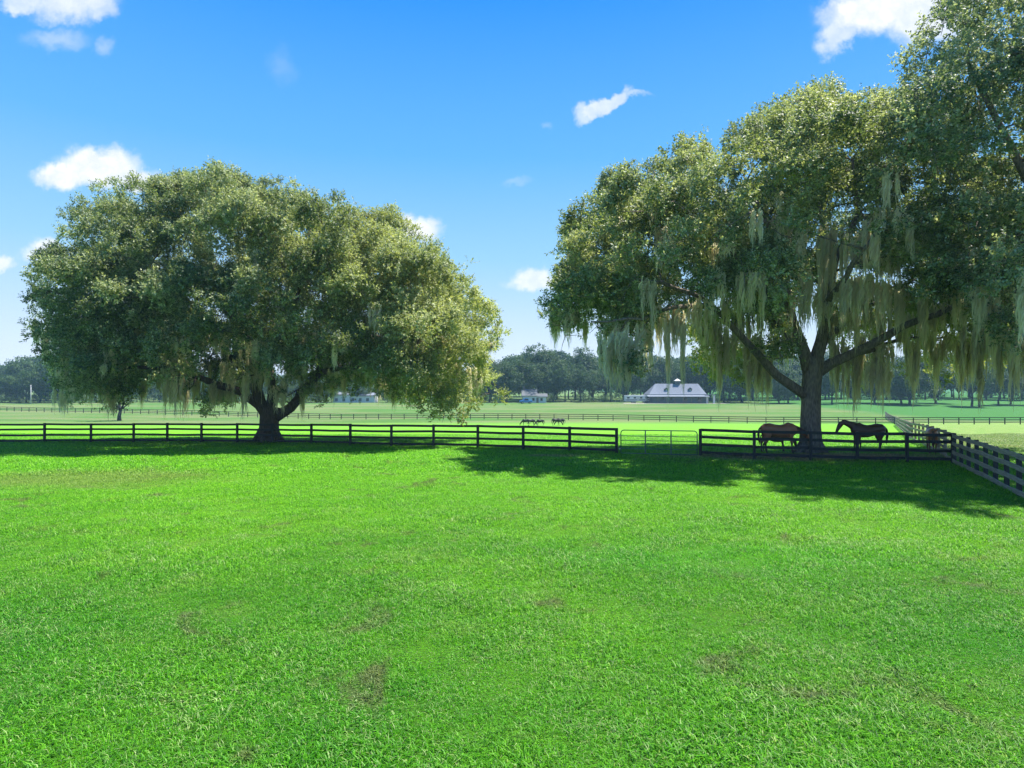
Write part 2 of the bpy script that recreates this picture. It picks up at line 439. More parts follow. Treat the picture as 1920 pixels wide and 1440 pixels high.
def grass_zone(name, y0, y1, step, spec, label, pts_in=None, size=1.0):
    tiles = bpy.data.collections.new(name+'_tufts')
    for k in range(7):
        sp_ = spec if k < 5 else (int(spec[0]*.8), spec[1]*.9, spec[2]*.6, spec[3]*.42, spec[4]*2.1)     # the last two: broad-leaved clover and weed mats
        ob = bpy.data.objects.new('grass_tuft', grass_tile(*sp_, 100+k+int(y0)))
        ob.data.materials.append(M['grass_blade']); tiles.objects.link(ob)
    g = np.random.default_rng(int(y0)+5)
    Y = np.arange(y0, y1, step); pts = []
    for y in Y:
        hw = y*.82+3.0
        x = np.arange(-hw, hw, step); pts.append(np.stack([x+g.uniform(-.45, .45, len(x))*step, y+g.uniform(-.45, .45, len(x))*step], 1))
    p = np.concatenate(pts) if pts_in is None else pts_in
    nz = np.sin(p[:, 0]*.9+1.3*np.sin(p[:, 1]*.6))*np.sin(p[:, 1]*1.1+np.sin(p[:, 0]*.7))+.5*np.sin(p[:, 0]*2.7+p[:, 1])*np.sin(p[:, 1]*3.1-p[:, 0]*.8)
    sc = np.clip(1+.28*nz+g.normal(0, .12, len(p)), .45, 1.8)*size
    wz = np.sin(p[:, 0]*1.9+2*np.sin(p[:, 1]*.8))*np.sin(p[:, 1]*2.3+1.5*np.sin(p[:, 0]*1.1))+g.normal(0, .35, len(p))
    kd = np.where((wz > .55) & (size == 1.0), g.integers(5, 7, len(p)), g.integers(0, 5, len(p)))
    v = np.column_stack([p, gz(p[:, 0], p[:, 1])])
    me = bpy.data.meshes.new(name); me.vertices.add(len(v)); me.vertices.foreach_set('co', v.astype(np.float32).ravel())
    at = me.attributes.new('size', 'FLOAT', 'POINT'); at.data.foreach_set('value', sc.astype(np.float32))
    at = me.attributes.new('turn', 'FLOAT', 'POINT'); at.data.foreach_set('value', (g.random(len(p))*6.283).astype(np.float32))
    at = me.attributes.new('kind', 'INT', 'POINT'); at.data.foreach_set('value', kd.astype(np.int32))
    ob = bpy.data.objects.new('grass', me); COL.objects.link(ob)
    ng = bpy.data.node_groups.new(name, 'GeometryNodeTree')
    ng.interface.new_socket('Geometry', in_out='INPUT', socket_type='NodeSocketGeometry')
    ng.interface.new_socket('Geometry', in_out='OUTPUT', socket_type='NodeSocketGeometry')
    N = NT(ng); gi = N.new('NodeGroupInput'); gout = N.new('NodeGroupOutput')
    ci = N.new('GeometryNodeCollectionInfo'); ci.inputs['Collection'].default_value = tiles
    ci.inputs['Separate Children'].default_value = True; ci.inputs['Reset Children'].default_value = True
    iop = N.new('GeometryNodeInstanceOnPoints'); iop.inputs['Pick Instance'].default_value = True
    s_ = N.new('GeometryNodeInputNamedAttribute', data_type='FLOAT'); s_.inputs['Name'].default_value = 'size'
    r_ = N.new('GeometryNodeInputNamedAttribute', data_type='FLOAT'); r_.inputs['Name'].default_value = 'turn'
    k_ = N.new('GeometryNodeInputNamedAttribute', data_type='INT'); k_.inputs['Name'].default_value = 'kind'
    N.l.new(next(q for q in k_.outputs if q.enabled and q.name == 'Attribute'), iop.inputs['Instance Index'])
    cx = N.new('ShaderNodeCombineXYZ'); N.l.new(r_.outputs[0], cx.inputs[2])
    N.l.new(gi.outputs[0], iop.inputs['Points']); N.l.new(ci.outputs[0], iop.inputs['Instance'])
    N.l.new(cx.outputs[0], iop.inputs['Rotation']); N.l.new(s_.outputs[0], iop.inputs['Scale'])
    N.l.new(iop.outputs[0], gout.inputs[0])
    md = ob.modifiers.new('grass', 'NODES'); md.node_group = ng
    tag(ob, label, 'grass', kind='stuff')
grass_zone('lawn_near', 4.2, 12, .20, (200, .30, .02, .075, .0082), 'short scrubby green lawn nearest the camera, single blades showing')
grass_zone('lawn_mid', 12, 25, .33, (300, .48, .03, .09, .009), 'bright green lawn across the middle of the paddock')
grass_zone('lawn_far', 25, 62, .75, (420, .95, .04, .12, .02), 'green turf and taller weeds around the black fence and the oaks')

# ------------------------------------------------------------------ trees
def inside(poly, x, y):
    x = np.asarray(x); y = np.asarray(y); c = np.zeros(x.shape, bool); n = len(poly)
    for i in range(n):
        x1, y1 = poly[i]; x2, y2 = poly[(i+1) % n]
        cond = ((y1 > y) != (y2 > y)) & (x < (x2-x1)*(y-y1)/(y2-y1+1e-9)+x1)
        c ^= cond
    return c
def norm(a): return a/(np.linalg.norm(a, axis=-1, keepdims=True)+1e-9)
def leaves_from_lobes(name, C, R, tint, per_m2, leaf, k, material, parent, seed, squash=.72, twig=.45, upb=.35, subn=6.0, voids=0):
    """sprays of leaves over and inside every clump of the crown"""
    g = np.random.default_rng(seed)
    # every clump is a cluster of smaller tufts; sprays grow out of the tufts
    nsub = np.maximum(3, (subn*R**2).astype(int)); li = np.repeat(np.arange(len(R)), nsub); S_ = len(li)
    sd = norm(g.normal(size=(S_, 3))); fl = (sd[:, 2] < -.2) & (g.random(S_) < .6); sd[fl, 2] *= -1
    sc_ = C[li]+sd*(R[li]*g.uniform(.55, 1.08, S_))[:, None]*np.array([1, 1, squash]); sr = np.clip(R[li]*g.uniform(.20, .42, S_), .22, 1.0 if leaf < .3 else 9)
    stray = (g.random(S_) < .08) & (leaf < .3); sc_[stray] += sd[stray]*(R[li][stray]*g.uniform(.2, .5, stray.sum()))[:, None]; sr[stray] *= .7
    n = np.maximum(3, (per_m2*4*np.pi*sr**2*g.uniform(.5, 1.5, S_)).astype(int))
    if voids:
        vi = g.integers(0, len(R), voids); vc = C[vi]+norm(g.normal(size=(voids, 3)))*R[vi][:, None]*1.1; vr = g.uniform(.7, 1.35, voids)
        hit = (np.linalg.norm(sc_[:, None]-vc[None], axis=2) < vr[None]).any(1); n[hit] = 0
    si = np.repeat(np.arange(S_), n); T = len(si); idx = li[si]
    d = norm(g.normal(size=(T, 3))+sd[si]*.5); flip = (d[:, 2] < -.3) & (g.random(T) < .6); d[flip, 2] *= -1
    pos = sc_[si]+d*(sr[si]*(g.random(T)**.5))[:, None]
    ax = norm(d*.75+np.array([0, 0, upb])+g.normal(0, .45, (T, 3)))
    tlen = twig*(.6+.8*g.random(T))
    s = np.tile((np.arange(k)+.5)/k, T).reshape(T, k)+g.uniform(-.04, .04, (T, k))
    base = pos[:, None]+ax[:, None]*(s*tlen[:, None])[..., None]
    rad = norm(g.normal(size=(T, k, 3)))
    rad = norm(rad-(rad*ax[:, None]).sum(-1, keepdims=True)*ax[:, None])
    ld = norm(rad*.9+ax[:, None]*.6+g.normal(0, .15, (T, k, 3)))
    L = leaf*(.7+.6*g.random((T, k)))
    up = norm(np.array([0, 0, .8])+g.normal(0, .5, (T, k, 3))+d[:, None]*.9)
    side = norm(np.cross(ld, up)); Wd = L*.27
    v = np.stack([base, base+ld*(L*.5)[..., None]+side*Wd[..., None], base+ld*L[..., None]-np.array([0, 0, .12])*L[..., None],
                  base+ld*(L*.5)[..., None]-side*Wd[..., None]], 2).reshape(-1, 3)
    q = np.arange(T*k*4).reshape(-1, 4)
    lv = g.random(len(R))*.5+.25
    var = np.clip(np.repeat(lv[idx], k)+g.normal(0, .24, T*k), 0, 1)
    tn = np.clip(np.repeat(tint[idx], k)+np.repeat(g.normal(0, .08, T), k), 0, 1)
    return link(name, np_mesh(name, v, q, var, tn), material, parent)
def drape_arrays(drapes, seed):
    """hanging moss: bundles of thin tapering ribbons (x, y, z top, length, width)"""
    g = np.random.default_rng(seed); V = []; A = []; B = []
    for (x, y, z, L, w) in drapes:
        n = int(40+110*w*min(L, 2.5)); kb = max(3, int(2+w*9)); bo = np.clip(g.normal(0, .75, (kb, 2)), -1.5, 1.5); bl = (.25+.75*g.random(kb))*(1-.2*np.abs(bo[:, 0]))
        bi = g.integers(0, kb, n); off = bo[bi]+g.normal(0, .085, (n, 2))*min(1, .5/w)
        ln = L*bl[bi]*(.35+.68*g.random(n)**.8)
        zt = z+g.uniform(-.35, .25, n)*min(1, L)-g.random(n)*.3*L*bl[bi]
        S = 8; wd = (.009+.016*g.random(n))*(1.0+.2*L)
        th = g.random(n)*3.14159; sx = np.cos(th); sy = np.sin(th)
        px = x+off[:, 0]*w*.5; py = y+off[:, 1]*w*.45; tone = g.random()*.35
        ph = g.random(n)*6.28; am = .02+.10*g.random(n)**2
        rows = []; dxw = np.zeros(n); dyw = np.zeros(n)
        for s in range(S):
            f = s/(S-1)
            cxp = px+(bo[bi, 0]*w*.5+x-px)*f*.5+am*np.sin(ph+f*7); cyp = py+(bo[bi, 1]*w*.45+y-py)*f*.5+am*np.cos(ph+f*6)
            dxw = dxw+g.normal(0, .018, n); dyw = dyw+g.normal(0, .018, n); cxp = cxp+dxw; cyp = cyp+dyw
            zz = zt-ln*f; ww = wd*(1.0-f*.88)*(1+.6*np.sin(ph*3+f*9)**2)
            rows.append(np.stack([np.stack([cxp-sx*ww, cyp-sy*ww, zz], 1), np.stack([cxp+sx*ww, cyp+sy*ww, zz], 1)], 1))
        R_ = np.stack(rows, 1); V.append(R_.reshape(-1, 3))
        va = np.clip(tone+.55*g.random(n), 0, 1); A.append(np.repeat(va, S-1)); B.append(np.repeat(g.random(n)*.35, S-1))
    V = np.concatenate(V); nst = len(V)//16; b = (np.arange(nst)*16)[:, None]; s = (np.arange(7)*2)[None]
    i = (b+s).ravel(); q = np.stack([i, i+1, i+3, i+2], 1)
    return V, q, np.concatenate(A), np.concatenate(B)

def big_oak(name, label, d0, base, limbs, trunk_pts, trunk_rad, polyF, polyB, centre, radii, nl, moss_px, leafmat, barkmat,
            seed, tintfun, lobe_r=(1.0, 1.9), dens=15, mossn=60, moss_zone=None, extra=None, low_cut=1.2):
    g = np.random.default_rng(seed)
    root = empty(name, base); tag(root, label, 'tree', 'great live oaks hung with moss by the fence')
    inv = np.array(base)
    C = []; R = []
    cen = np.array(centre); rad = np.array(radii)
    def ok(p, r, poly):
        dep = p[1]
        if dep < 6: return False
        px = 960+p[0]/dep*F; py = HZ-(p[2]-CH)/dep*F; rp = r/dep*F*.78
        xs_ = np.array([px, px-rp, px+rp, px, px]); ys_ = np.array([py, py, py, py-rp, py+rp])
        return bool(inside(poly, xs_, ys_).all())
    tries = 0
    # shell first, then a thinner filling
    while len(C) < nl and tries < nl*400:
        tries += 1
        u = norm(g.normal(size=3))
        if u[2] < -.35: continue
        tt = g.uniform(.70, 1.10) if len(C) < nl*.88 else g.uniform(.3, .75)
        p = cen+u*rad*tt; r = g.uniform(*lobe_r)
        if p[2] < low_cut: continue
        poly = polyF if p[1] < d0+1.5 else polyB
        if not ok(p, r, poly): continue
        if C:
            dd = np.linalg.norm(np.array(C)-p, axis=1)
            if (dd < .66*(np.array(R)+r)).any(): continue
        C.append(p); R.append(r)
    # clumps that carry the outline
    for poly in (polyF, polyB):
        n = len(poly)
        for i in range(n):
            a = np.array(poly[i], float); b_ = np.array(poly[(i+1) % n], float); ln = np.linalg.norm(b_-a)
            for s in np.arange(.5*18/ln if ln > 0 else 1, 1, 26/max(ln, 1)):
                q = a+(b_-a)*s+g.normal(0, 4, 2)
                nrm = np.array([-(b_-a)[1], (b_-a)[0]])/max(ln, 1); r = g.uniform(.35, 1.15)
                if g.random() < .30: continue
                dep = d0+g.uniform(-3.5, 4) if poly is polyF else d0+g.uniform(2, 6)
                for sg in (1, -1):
                    c2 = q+nrm*sg*(r*g.uniform(.1, 1.3))/dep*F*.8
                    if inside(poly, np.array([c2[0]]), np.array([c2[1]]))[0]:
                        p = np.array(P(c2[0], c2[1], dep))
                        if p[2] > low_cut*.7 and p[0] < cen[0]+rad[0]*1.15: C.append(p); R.append(r)
                        break
    if extra:
        for (px, py, dep, r) in extra: C.append(np.array(P(px, py, dep))); R.append(r)
    C = np.array(C); R = np.array(R)
    tint = np.array([tintfun(p, g) for p in C])
    # wood
    tp = [P(*q) for q in trunk_pts]
    tb = MB(); tb.tube([p-Vector(base) for p in tp], trunk_rad, 22, .10, seed)
    for k in range(7):                       # root flare
        an = k*6.283/7+g.uniform(-.3, .3); r0 = trunk_rad[0]
        c0 = Vector(base); dirn = Vector((math.cos(an), math.sin(an), 0))
        L = r0*(1.25+g.random()*.4)
        tb.tube([dirn*(r0*.25)+Vector((0, 0, r0*1.5)), dirn*(r0*.75)+Vector((0, 0, r0*.55)), dirn*L+Vector((0, 0, -.10))], [r0*.28, r0*.26, r0*.08], 8, .1, k)
    tb.build('trunk', barkmat, root, True)
    nodes = []; nrad = []
    def sub(pts, rads, step=.7):
        out_, ro = [], []
        for i in range(len(pts)-1):
            L = (pts[i+1]-pts[i]).length; m_ = max(1, int(L/step))
            for j in range(m_):
                f = j/m_; p0 = pts[max(i-1, 0)]; p1 = pts[i]; p2 = pts[i+1]; p3 = pts[min(i+2, len(pts)-1)]
                q = .5*((2*p1)+(p2-p0)*f+(2*p0-5*p1+4*p2-p3)*f*f+(3*p1-p0-3*p2+p3)*f**3)
                out_.append(q); ro.append(rads[i]*(1-f)+rads[i+1]*f)
        return out_+[pts[-1]], ro+[rads[-1]]
    for k, (pts, r0, r1) in enumerate(limbs):
        pp = [P(*q) for q in pts]; rr = [r0+(r1-r0)*i/(len(pp)-1) for i in range(len(pp))]
        pp, rr = sub(pp, rr)
        if k > 1:
            pp = [p+Vector(g.normal(0, .05, 3)) if 0 < i else p for i, p in enumerate(pp)]
        MB().tube([p-Vector(base) for p in pp], rr, 10, .08, seed+k).build('limb', barkmat, root, True)
        nodes += pp[1:]; nrad += rr[1:]
    ND = [np.array(n) for n in nodes]; NR = list(nrad)
    bb = MB(); fork = np.array(tp[-1])
    order = np.argsort(np.linalg.norm(C-fork, axis=1)); 
    for li in order:
        c_ = C[li]; A_ = np.array(ND); dd = np.linalg.norm(A_-c_, axis=1)
        pen = dd+.5*np.maximum(0, np.linalg.norm(A_-fork, axis=1)-np.linalg.norm(c_-fork))
        j = int(np.argmin(pen)); a_ = ND[j]; L = dd[j]
        if L < .4: continue
        r0 = min(NR[j]*.7, .028+.020*L); m_ = max(3, int(L/.7))
        mid = (a_+c_)/2+g.normal(0, .10*L, 3)+np.array([0, 0, .08*L])
        pts = []
        for q in range(m_+1):
            f = q/m_; pts.append((1-f)**2*a_+2*f*(1-f)*mid+f*f*c_+(g.normal(0, .03, 3) if 0 < q < m_ else 0))
        rr = [r0*(1-.65*q/m_) for q in range(m_+1)]
        bb.tube([Vector(p-inv) for p in pts], rr, 5)
        for q in range(1, m_+1): ND.append(pts[q]); NR.append(rr[q])
        # a few bare twigs into the clump
        for _ in range(2):
            e = c_+norm(g.normal(size=3))*R[li]*.9; bb.tube([Vector(c_-inv), Vector((c_+e)/2-inv+g.normal(0, .06, 3)), Vector(e-inv)], [.018, .013, .006], 4)
    bb.build('branches', barkmat, root, True)
    leaves_from_lobes('crown', C-inv, R, tint, dens, .135, 13, leafmat, root, seed+1, voids=95)
    # moss: from the listed places, and from branches inside the crown
    dr = []
    for (px, ytop, ybot, wpx, dy) in moss_px:
        dep = d0+dy; p = P(px, ytop, dep); dr.append((p.x, p.y, p.z+.3, (ybot-ytop)/F*dep+.3, wpx/F*dep))
        tt = 0
    NDa = np.array(ND); lo, hi = moss_zone
    cand = NDa[(NDa[:, 2] > lo) & (NDa[:, 2] < hi)]
    for q in cand[g.permutation(len(cand))[:mossn]]:
        L = g.uniform(.5, 2.3)
        L = min(L, q[2]-base[2]-2.0)
        if L > .3: dr.append((q[0], q[1], q[2], L, g.uniform(.15, .7)))
    V_, q_, A1, A2 = drape_arrays(dr, seed+3)
    mo = link('hanging_moss', np_mesh('hanging_moss', V_-inv, q_, A1, A2), M['moss'], root)
    mo['label'] = 'pale grey green moss hanging in long strands'
    return root

# --- left oak, beyond the black fence
LF = [(148,768),(112,742),(104,700),(82,650),(58,600),(74,560),(70,520),(98,470),(130,428),(158,385),(185,352),(215,360),(250,338),(292,342),(330,334),(362,318),(400,314),
      (436,328),(480,342),(530,355),(572,362),(612,378),(650,398),(700,392),(738,404),(768,446),(800,446),(830,470),(848,500),(888,528),(904,560),(934,580),
      (942,620),(932,660),(912,690),(930,740),(920,775),(868,790),(830,772),(790,776),(740,768),(716,745),(700,704),(640,712),(612,716),(602,768),(584,766),(566,716),
      (545,754),(512,752),(490,700),(450,690),(400,690),(372,700),(352,748),(302,742),(292,690),(250,690),(232,755)]
LB = [(148,768),(112,742),(104,700),(58,600),(70,520),(130,428),(185,352),(250,338),(400,314),(572,362),(738,404),(830,470),(904,560),(942,620),(932,660),(930,740),(920,775),
      (868,790),(740,768),(716,735),(700,704),(676,735),(655,700),(640,712),(560,690),(520,700),(460,690),(440,770),(385,770),(365,705),(300,740),(290,700),(275,745),(232,748)]
ltrunk = [(504,836,45),(504,815,45),(505,795,45),(506,778,45),(507,764,45)]
llimbs = [([(500,778,45),(488,752,45),(482,728,44.5),(492,700,43.5),(505,675,43),(530,640,42.5),(548,600,42),(560,540,41.5),(575,480,41)], .42, .10),
          ([(516,782,45),(545,764,45),(566,740,45.3),(590,706,46),(622,668,46),(668,625,46),(720,570,46),(770,530,46)], .40, .09),
          ([(496,775,45),(470,745,45),(430,728,45),(392,716,44),(368,706,43.5),(350,680,43),(300,620,42),(230,570,42)], .34, .08),
          ([(506,768,45),(510,720,46.5),(500,650,48),(490,560,49),(480,470,49)], .34, .08),
          ([(480,740,44.7),(450,690,46),(400,620,47.5),(330,540,48),(260,470,48)], .26, .07),
          ([(560,742,45.3),(600,700,42.5),(650,690,40.5),(700,680,39),(780,650,38.5)], .24, .06),
          ([(500,690,43.3),(470,640,41),(430,590,39),(380,540,38)], .22, .06),
          ([(590,706,46),(640,640,48.5),(680,540,50),(700,470,50)], .22, .06),
          ([(668,625,46),(740,640,45),(820,680,44),(880,720,43.5)], .14, .05),
          ([(368,706,43.5),(300,690,43),(230,690,42.5),(170,710,42)], .18, .05)]
lmoss = [(140,690,770,30,-2),(185,660,765,34,-1),(225,680,750,30,0),(150,640,720,30,1),(470,660,740,24,-1.5),(500,600,690,22,-3),(430,690,745,24,-1.5),(545,660,735,22,-2),(575,650,720,24,-1),(325,690,772,30,-1),(350,700,775,18,0),(150,680,765,26,-3),(175,690,775,34,-2),(205,690,760,26,-3),(195,660,740,40,-4),(240,650,700,20,-2),(262,640,700,24,1),(165,640,700,30,-4),(120,700,745,16,-2),
         (310,700,770,22,-4),(330,710,780,26,-4),(345,700,765,18,-3),(400,725,775,18,-1),(415,728,765,22,0),(435,728,770,16,0),(455,735,790,7,-1),(440,720,765,22,1),
         (492,655,748,20,-2.2),(500,665,742,14,-2.4),(486,680,745,12,-2),(520,735,775,22,-1.5),(535,745,768,14,-1.5),(553,690,730,16,-2),
         (612,680,757,8,-2),(640,650,715,28,0),(668,660,712,26,1),(690,655,725,22,1),(680,640,700,40,-3),(730,640,700,24,-3),(765,650,690,18,-3),(560,640,700,26,0),
         (590,630,690,22,-3),(380,610,670,30,-3),(420,640,690,24,-3),(300,640,700,24,-3),(355,640,700,18,-3),(880,700,760,16,-3),(480,480,560,20,-8),(530,560,620,20,-6)]
def ltint(p, g):
    px = 960+p[0]/p[1]*F
    return float(np.clip((px-350)/1300+g.uniform(-.14, .14), .0, .45))  # sunlit yellow of the right side painted into the leaf colour
big_oak('live_oak', 'broad domed oak at the left with a low brown trunk behind the long black fence', 45, P(504,833,45), llimbs, ltrunk, [.95,.74,.66,.64,.70],
        LF, LB, P(500,640,45), (17.2,8.8,13.5), 300, lmoss, M['oak_leaf'], M['bark_red'], 21, ltint, (1.0,2.1), 10.8, 170, (3.2, 9.0),
        extra=[(222,730,49,1.5),(262,715,48,1.2),(405,745,48,1.2),(425,755,48.5,1.0),(670,725,48,1.3),(690,710,48,1.1),(650,705,48,1.0),(535,728,42,.9),(520,712,42,.9),(548,705,42.5,.9),(590,742,42,.75),(594,720,42,.8),(462,700,42.5,1.0),(445,712,42.5,.8),(500,690,41,.9),(410,748,47,.9),(330,715,42,1.0),(180,720,41,1.2),(215,735,41.5,1.0)], low_cut=2.2)

# --- right oak, horses under it
RF = [(1020,590),(1032,552),(1062,510),(1048,478),(1062,440),(1098,402),(1128,372),(1150,330),(1200,312),(1232,322),(1254,310),(1260,275),(1290,266),(1320,275),(1322,306),(1345,312),
      (1362,280),(1402,250),(1440,215),(1468,184),(1510,182),(1545,158),(1580,182),(1612,190),(1640,172),(1692,192),(1722,215),(1790,250),(1880,330),(1960,420),(1995,560),(1960,650),
      (1880,655),(1800,600),(1725,575),(1680,530),(1620,470),(1555,500),(1500,560),(1482,690),(1450,690),(1438,600),(1400,570),(1342,560),(1310,590),(1255,590),(1210,620),(1192,720),(1150,715),
      (1140,640),(1100,640),(1062,640)]
RB = [(1020,590),(1062,510),(1062,440),(1150,330),(1254,310),(1290,266),(1320,275),(1345,312),(1440,215),(1545,158),(1640,172),(1722,215),(1880,330),(1995,560),(1960,680),(1900,690),(1830,690),
      (1790,720),(1720,710),(1690,640),(1640,640),(1625,720),(1580,715),(1555,600),(1500,560),(1440,600),(1410,720),(1330,715),(1315,660),(1250,590),(1140,640),(1062,640)]
rtrunk = [(1520,860,34.5),(1520,835,34.5),(1519,800,34.5),(1520,760,34.5),(1521,720,34.5),(1524,690,34.5),(1526,670,34.5)]
rlimbs = [([(1518,700,34.5),(1508,660,34.4),(1496,630,34),(1486,600,33.5),(1476,550,33),(1462,480,32.5),(1430,400,32),(1400,340,32)], .36, .07),
          ([(1526,685,34.5),(1540,640,34.5),(1548,600,34.6),(1555,540,34.8),(1568,480,35),(1598,430,35.5),(1608,380,36),(1600,300,36)], .38, .07),
          ([(1530,700,34.5),(1560,684,34.4),(1600,664,34),(1648,640,33.5),(1700,612,33),(1760,588,32.5),(1830,560,32),(1900,540,32)], .32, .08),
          ([(1512,742,34.5),(1486,724,34.3),(1456,700,34),(1425,670,33.6),(1396,642,33.2),(1368,612,32.8),(1330,570,32),(1270,540,31),(1190,520,30.5)], .27, .08),
          ([(1600,664,34),(1640,655,34.5),(1680,638,35),(1740,635,36),(1800,640,37)], .15, .05),
          ([(1538,645,34.5),(1590,600,37),(1650,560,39),(1720,520,40)], .22, .06),
          ([(1505,655,34.4),(1470,620,37),(1420,580,39),(1360,540,40)], .2, .06),
          ([(1548,600,34.6),(1560,560,31.5),(1600,500,29),(1640,440,28)], .2, .06),
          ([(1490,615,33.8),(1450,560,31),(1400,500,29),(1340,440,28)], .2, .06),
          ([(1476,550,33),(1400,480,33),(1320,420,33),(1250,380,33)], .16, .05),
          ([(1568,480,35),(1540,400,34.5),(1530,300,34)], .16, .05),
          ([(1330,570,32),(1250,580,30),(1180,600,29),(1110,600,29)], .12, .04)]
rmoss = [(1127,640,712,7,-5),(1150,650,755,20,-6),(1166,640,765,30,-6),(1184,650,750,22,-6),(1160,620,720,40,-5),(1200,620,700,16,-5),(1214,625,705,14,-4),(1236,590,660,24,-4),
         (1252,600,735,14,-4),(1266,590,720,18,-4),(1280,600,745,8,-4),(1322,570,650,16,-4),(1300,580,640,20,-4),(1340,610,700,16,1.5),(1352,640,745,20,1.5),(1362,630,775,14,1.5),(1376,640,720,14,1),
         (1395,590,690,26,2.5),(1372,560,640,24,-3),(1415,640,770,30,2),(1428,680,772,24,2),(1442,690,765,16,2),(1405,690,750,14,1.5),(1455,600,705,18,3.5),(1470,560,680,30,4),(1446,560,650,28,4),
         (1492,560,640,20,-3),(1508,520,620,22,-3),(1476,610,700,16,3),(1505,640,700,10,2.25),(1566,640,740,16,0),(1578,660,775,20,0.5),(1560,600,680,18,0),(1572,430,560,26,-3),(1540,440,560,24,-4),
         (1596,660,750,16,1),(1604,680,785,14,1),(1618,640,745,18,1),(1646,640,755,26,0),(1640,690,770,26,-0.5),(1658,660,770,26,-0.5),(1652,600,680,26,0),(1664,700,768,14,0),(1590,540,640,30,-3),
         (1620,530,610,40,-4),(1650,540,620,30,-4),(1610,450,540,36,-5),(1660,480,560,30,-4),(1700,600,690,24,0),(1708,650,742,22,0),(1716,660,760,16,0),(1740,630,730,22,1),(1756,660,745,14,1),
         (1775,640,700,20,1),(1790,640,720,18,2),(1803,660,772,18,1),(1812,640,745,24,1),(1550,500,620,24,-2),(1530,560,640,18,-3),(1680,560,640,26,-3),(1730,570,650,26,-3),(1220,540,620,22,-6),
         (1340,520,600,26,-6),(1400,520,600,26,-6),(1666,340,400,20,-8),(1625,430,520,22,-6),(1420,410,470,16,-8),(1600,600,660,26,-2),(1635,570,650,20,-2)]
def rtint(p, g):
    low = 1 if (p[1] > 35.5 and p[2] < 7.5) else 0  # low clumps at the back get backlit yellow painted into their leaves
    return float(np.clip(.10+.55*low+g.uniform(-.12, .14), 0, .75))
big_oak('live_oak', 'tall mossy oak standing over the horses, a long limb reaching out each side', 34.5, P(1520,857,34.5), rlimbs, rtrunk, [.78,.58,.50,.47,.46,.50,.52],
        RF, RB, P(1520,560,34.5), (14.8,7.8,12.6), 290, rmoss, M['oak_leaf'], M['bark_grey'], 43, rtint, (.85,1.75), 12.5, 130, (6.8, 12.0),
        extra=[(1350,690,37,.8),(1370,700,37.5,.8),(1345,665,36.5,.7),(1590,700,38,.8),(1610,690,38,.8),(1740,690,38,.9),(1765,680,38,.9),(1165,660,28.5,.9),(1168,700,28.5,.8),
               (1466,640,30.5,.7),(1468,670,30.5,.6),(1290,285,34,.8),(1300,300,34,.9)], low_cut=3.0)

# --- third oak whose trunk stands out of frame at the right
TF = [(1712,140),(1722,95),(1752,66),(1762,20),(1790,-30),(1840,-80),(1930,-130),(2080,-140),(2250,-60),(2400,80),(2480,260),(2500,460),(2440,620),(2300,650),(2150,620),(2050,640),(1960,680),
      (1900,660),(1850,600),(1820,480),(1780,380),(1745,300),(1716,215)]
t3l = [([(2120,700,27.5),(2060,600,27),(2000,480,27),(1940,360,27),(1870,220,27),(1820,120,27)], .34, .07),
       ([(2125,690,27.5),(2130,560,27.5),(2120,400,27.5),(2100,200,27.5),(2080,60,27.5)], .36, .07),
       ([(2130,700,27.5),(2200,620,27.5),(2300,520,27.5),(2400,420,27.5)], .34, .07),
       ([(2110,700,27.5),(2040,640,26),(1980,600,25),(1910,560,24.5)], .24, .06),
       ([(2000,480,27),(1930,460,29),(1860,430,31)], .16, .05)]
t3moss = [(1830,620,750,26,2),(1846,640,740,20,2),(1850,560,690,30,0),(1872,630,735,18,1),(1888,600,745,26,0),(1902,620,745,14,0),(1915,600,720,20,0),(1862,600,700,20,2),(1780,460,560,26,2),
          (1800,520,610,24,2),(1900,480,560,24,-1),(1930,620,740,24,0),(1838,700,790,8,2),(1876,700,770,8,1)]
big_oak('live_oak', 'tallest oak at the right edge, trunk out of sight, top cut off', 27.5, (float(P(2120,728,27.5).x), 27.5, -.02), t3l,
        [(2120,872,27.5),(2120,820,27.5),(2121,760,27.5),(2122,720,27.5),(2122,690,27.5)], [.8,.6,.52,.5,.52], TF, TF, P(2105,430,27.5), (9.6,7.3,13.0), 210, t3moss,
        M['oak_leaf_blue'], M['bark_grey'], 77, lambda p, g: float(np.clip(.06+g.uniform(-.1, .15), 0, .4)), (.75,1.5), 9.5, 70, (4.5, 9.0), low_cut=3.6)

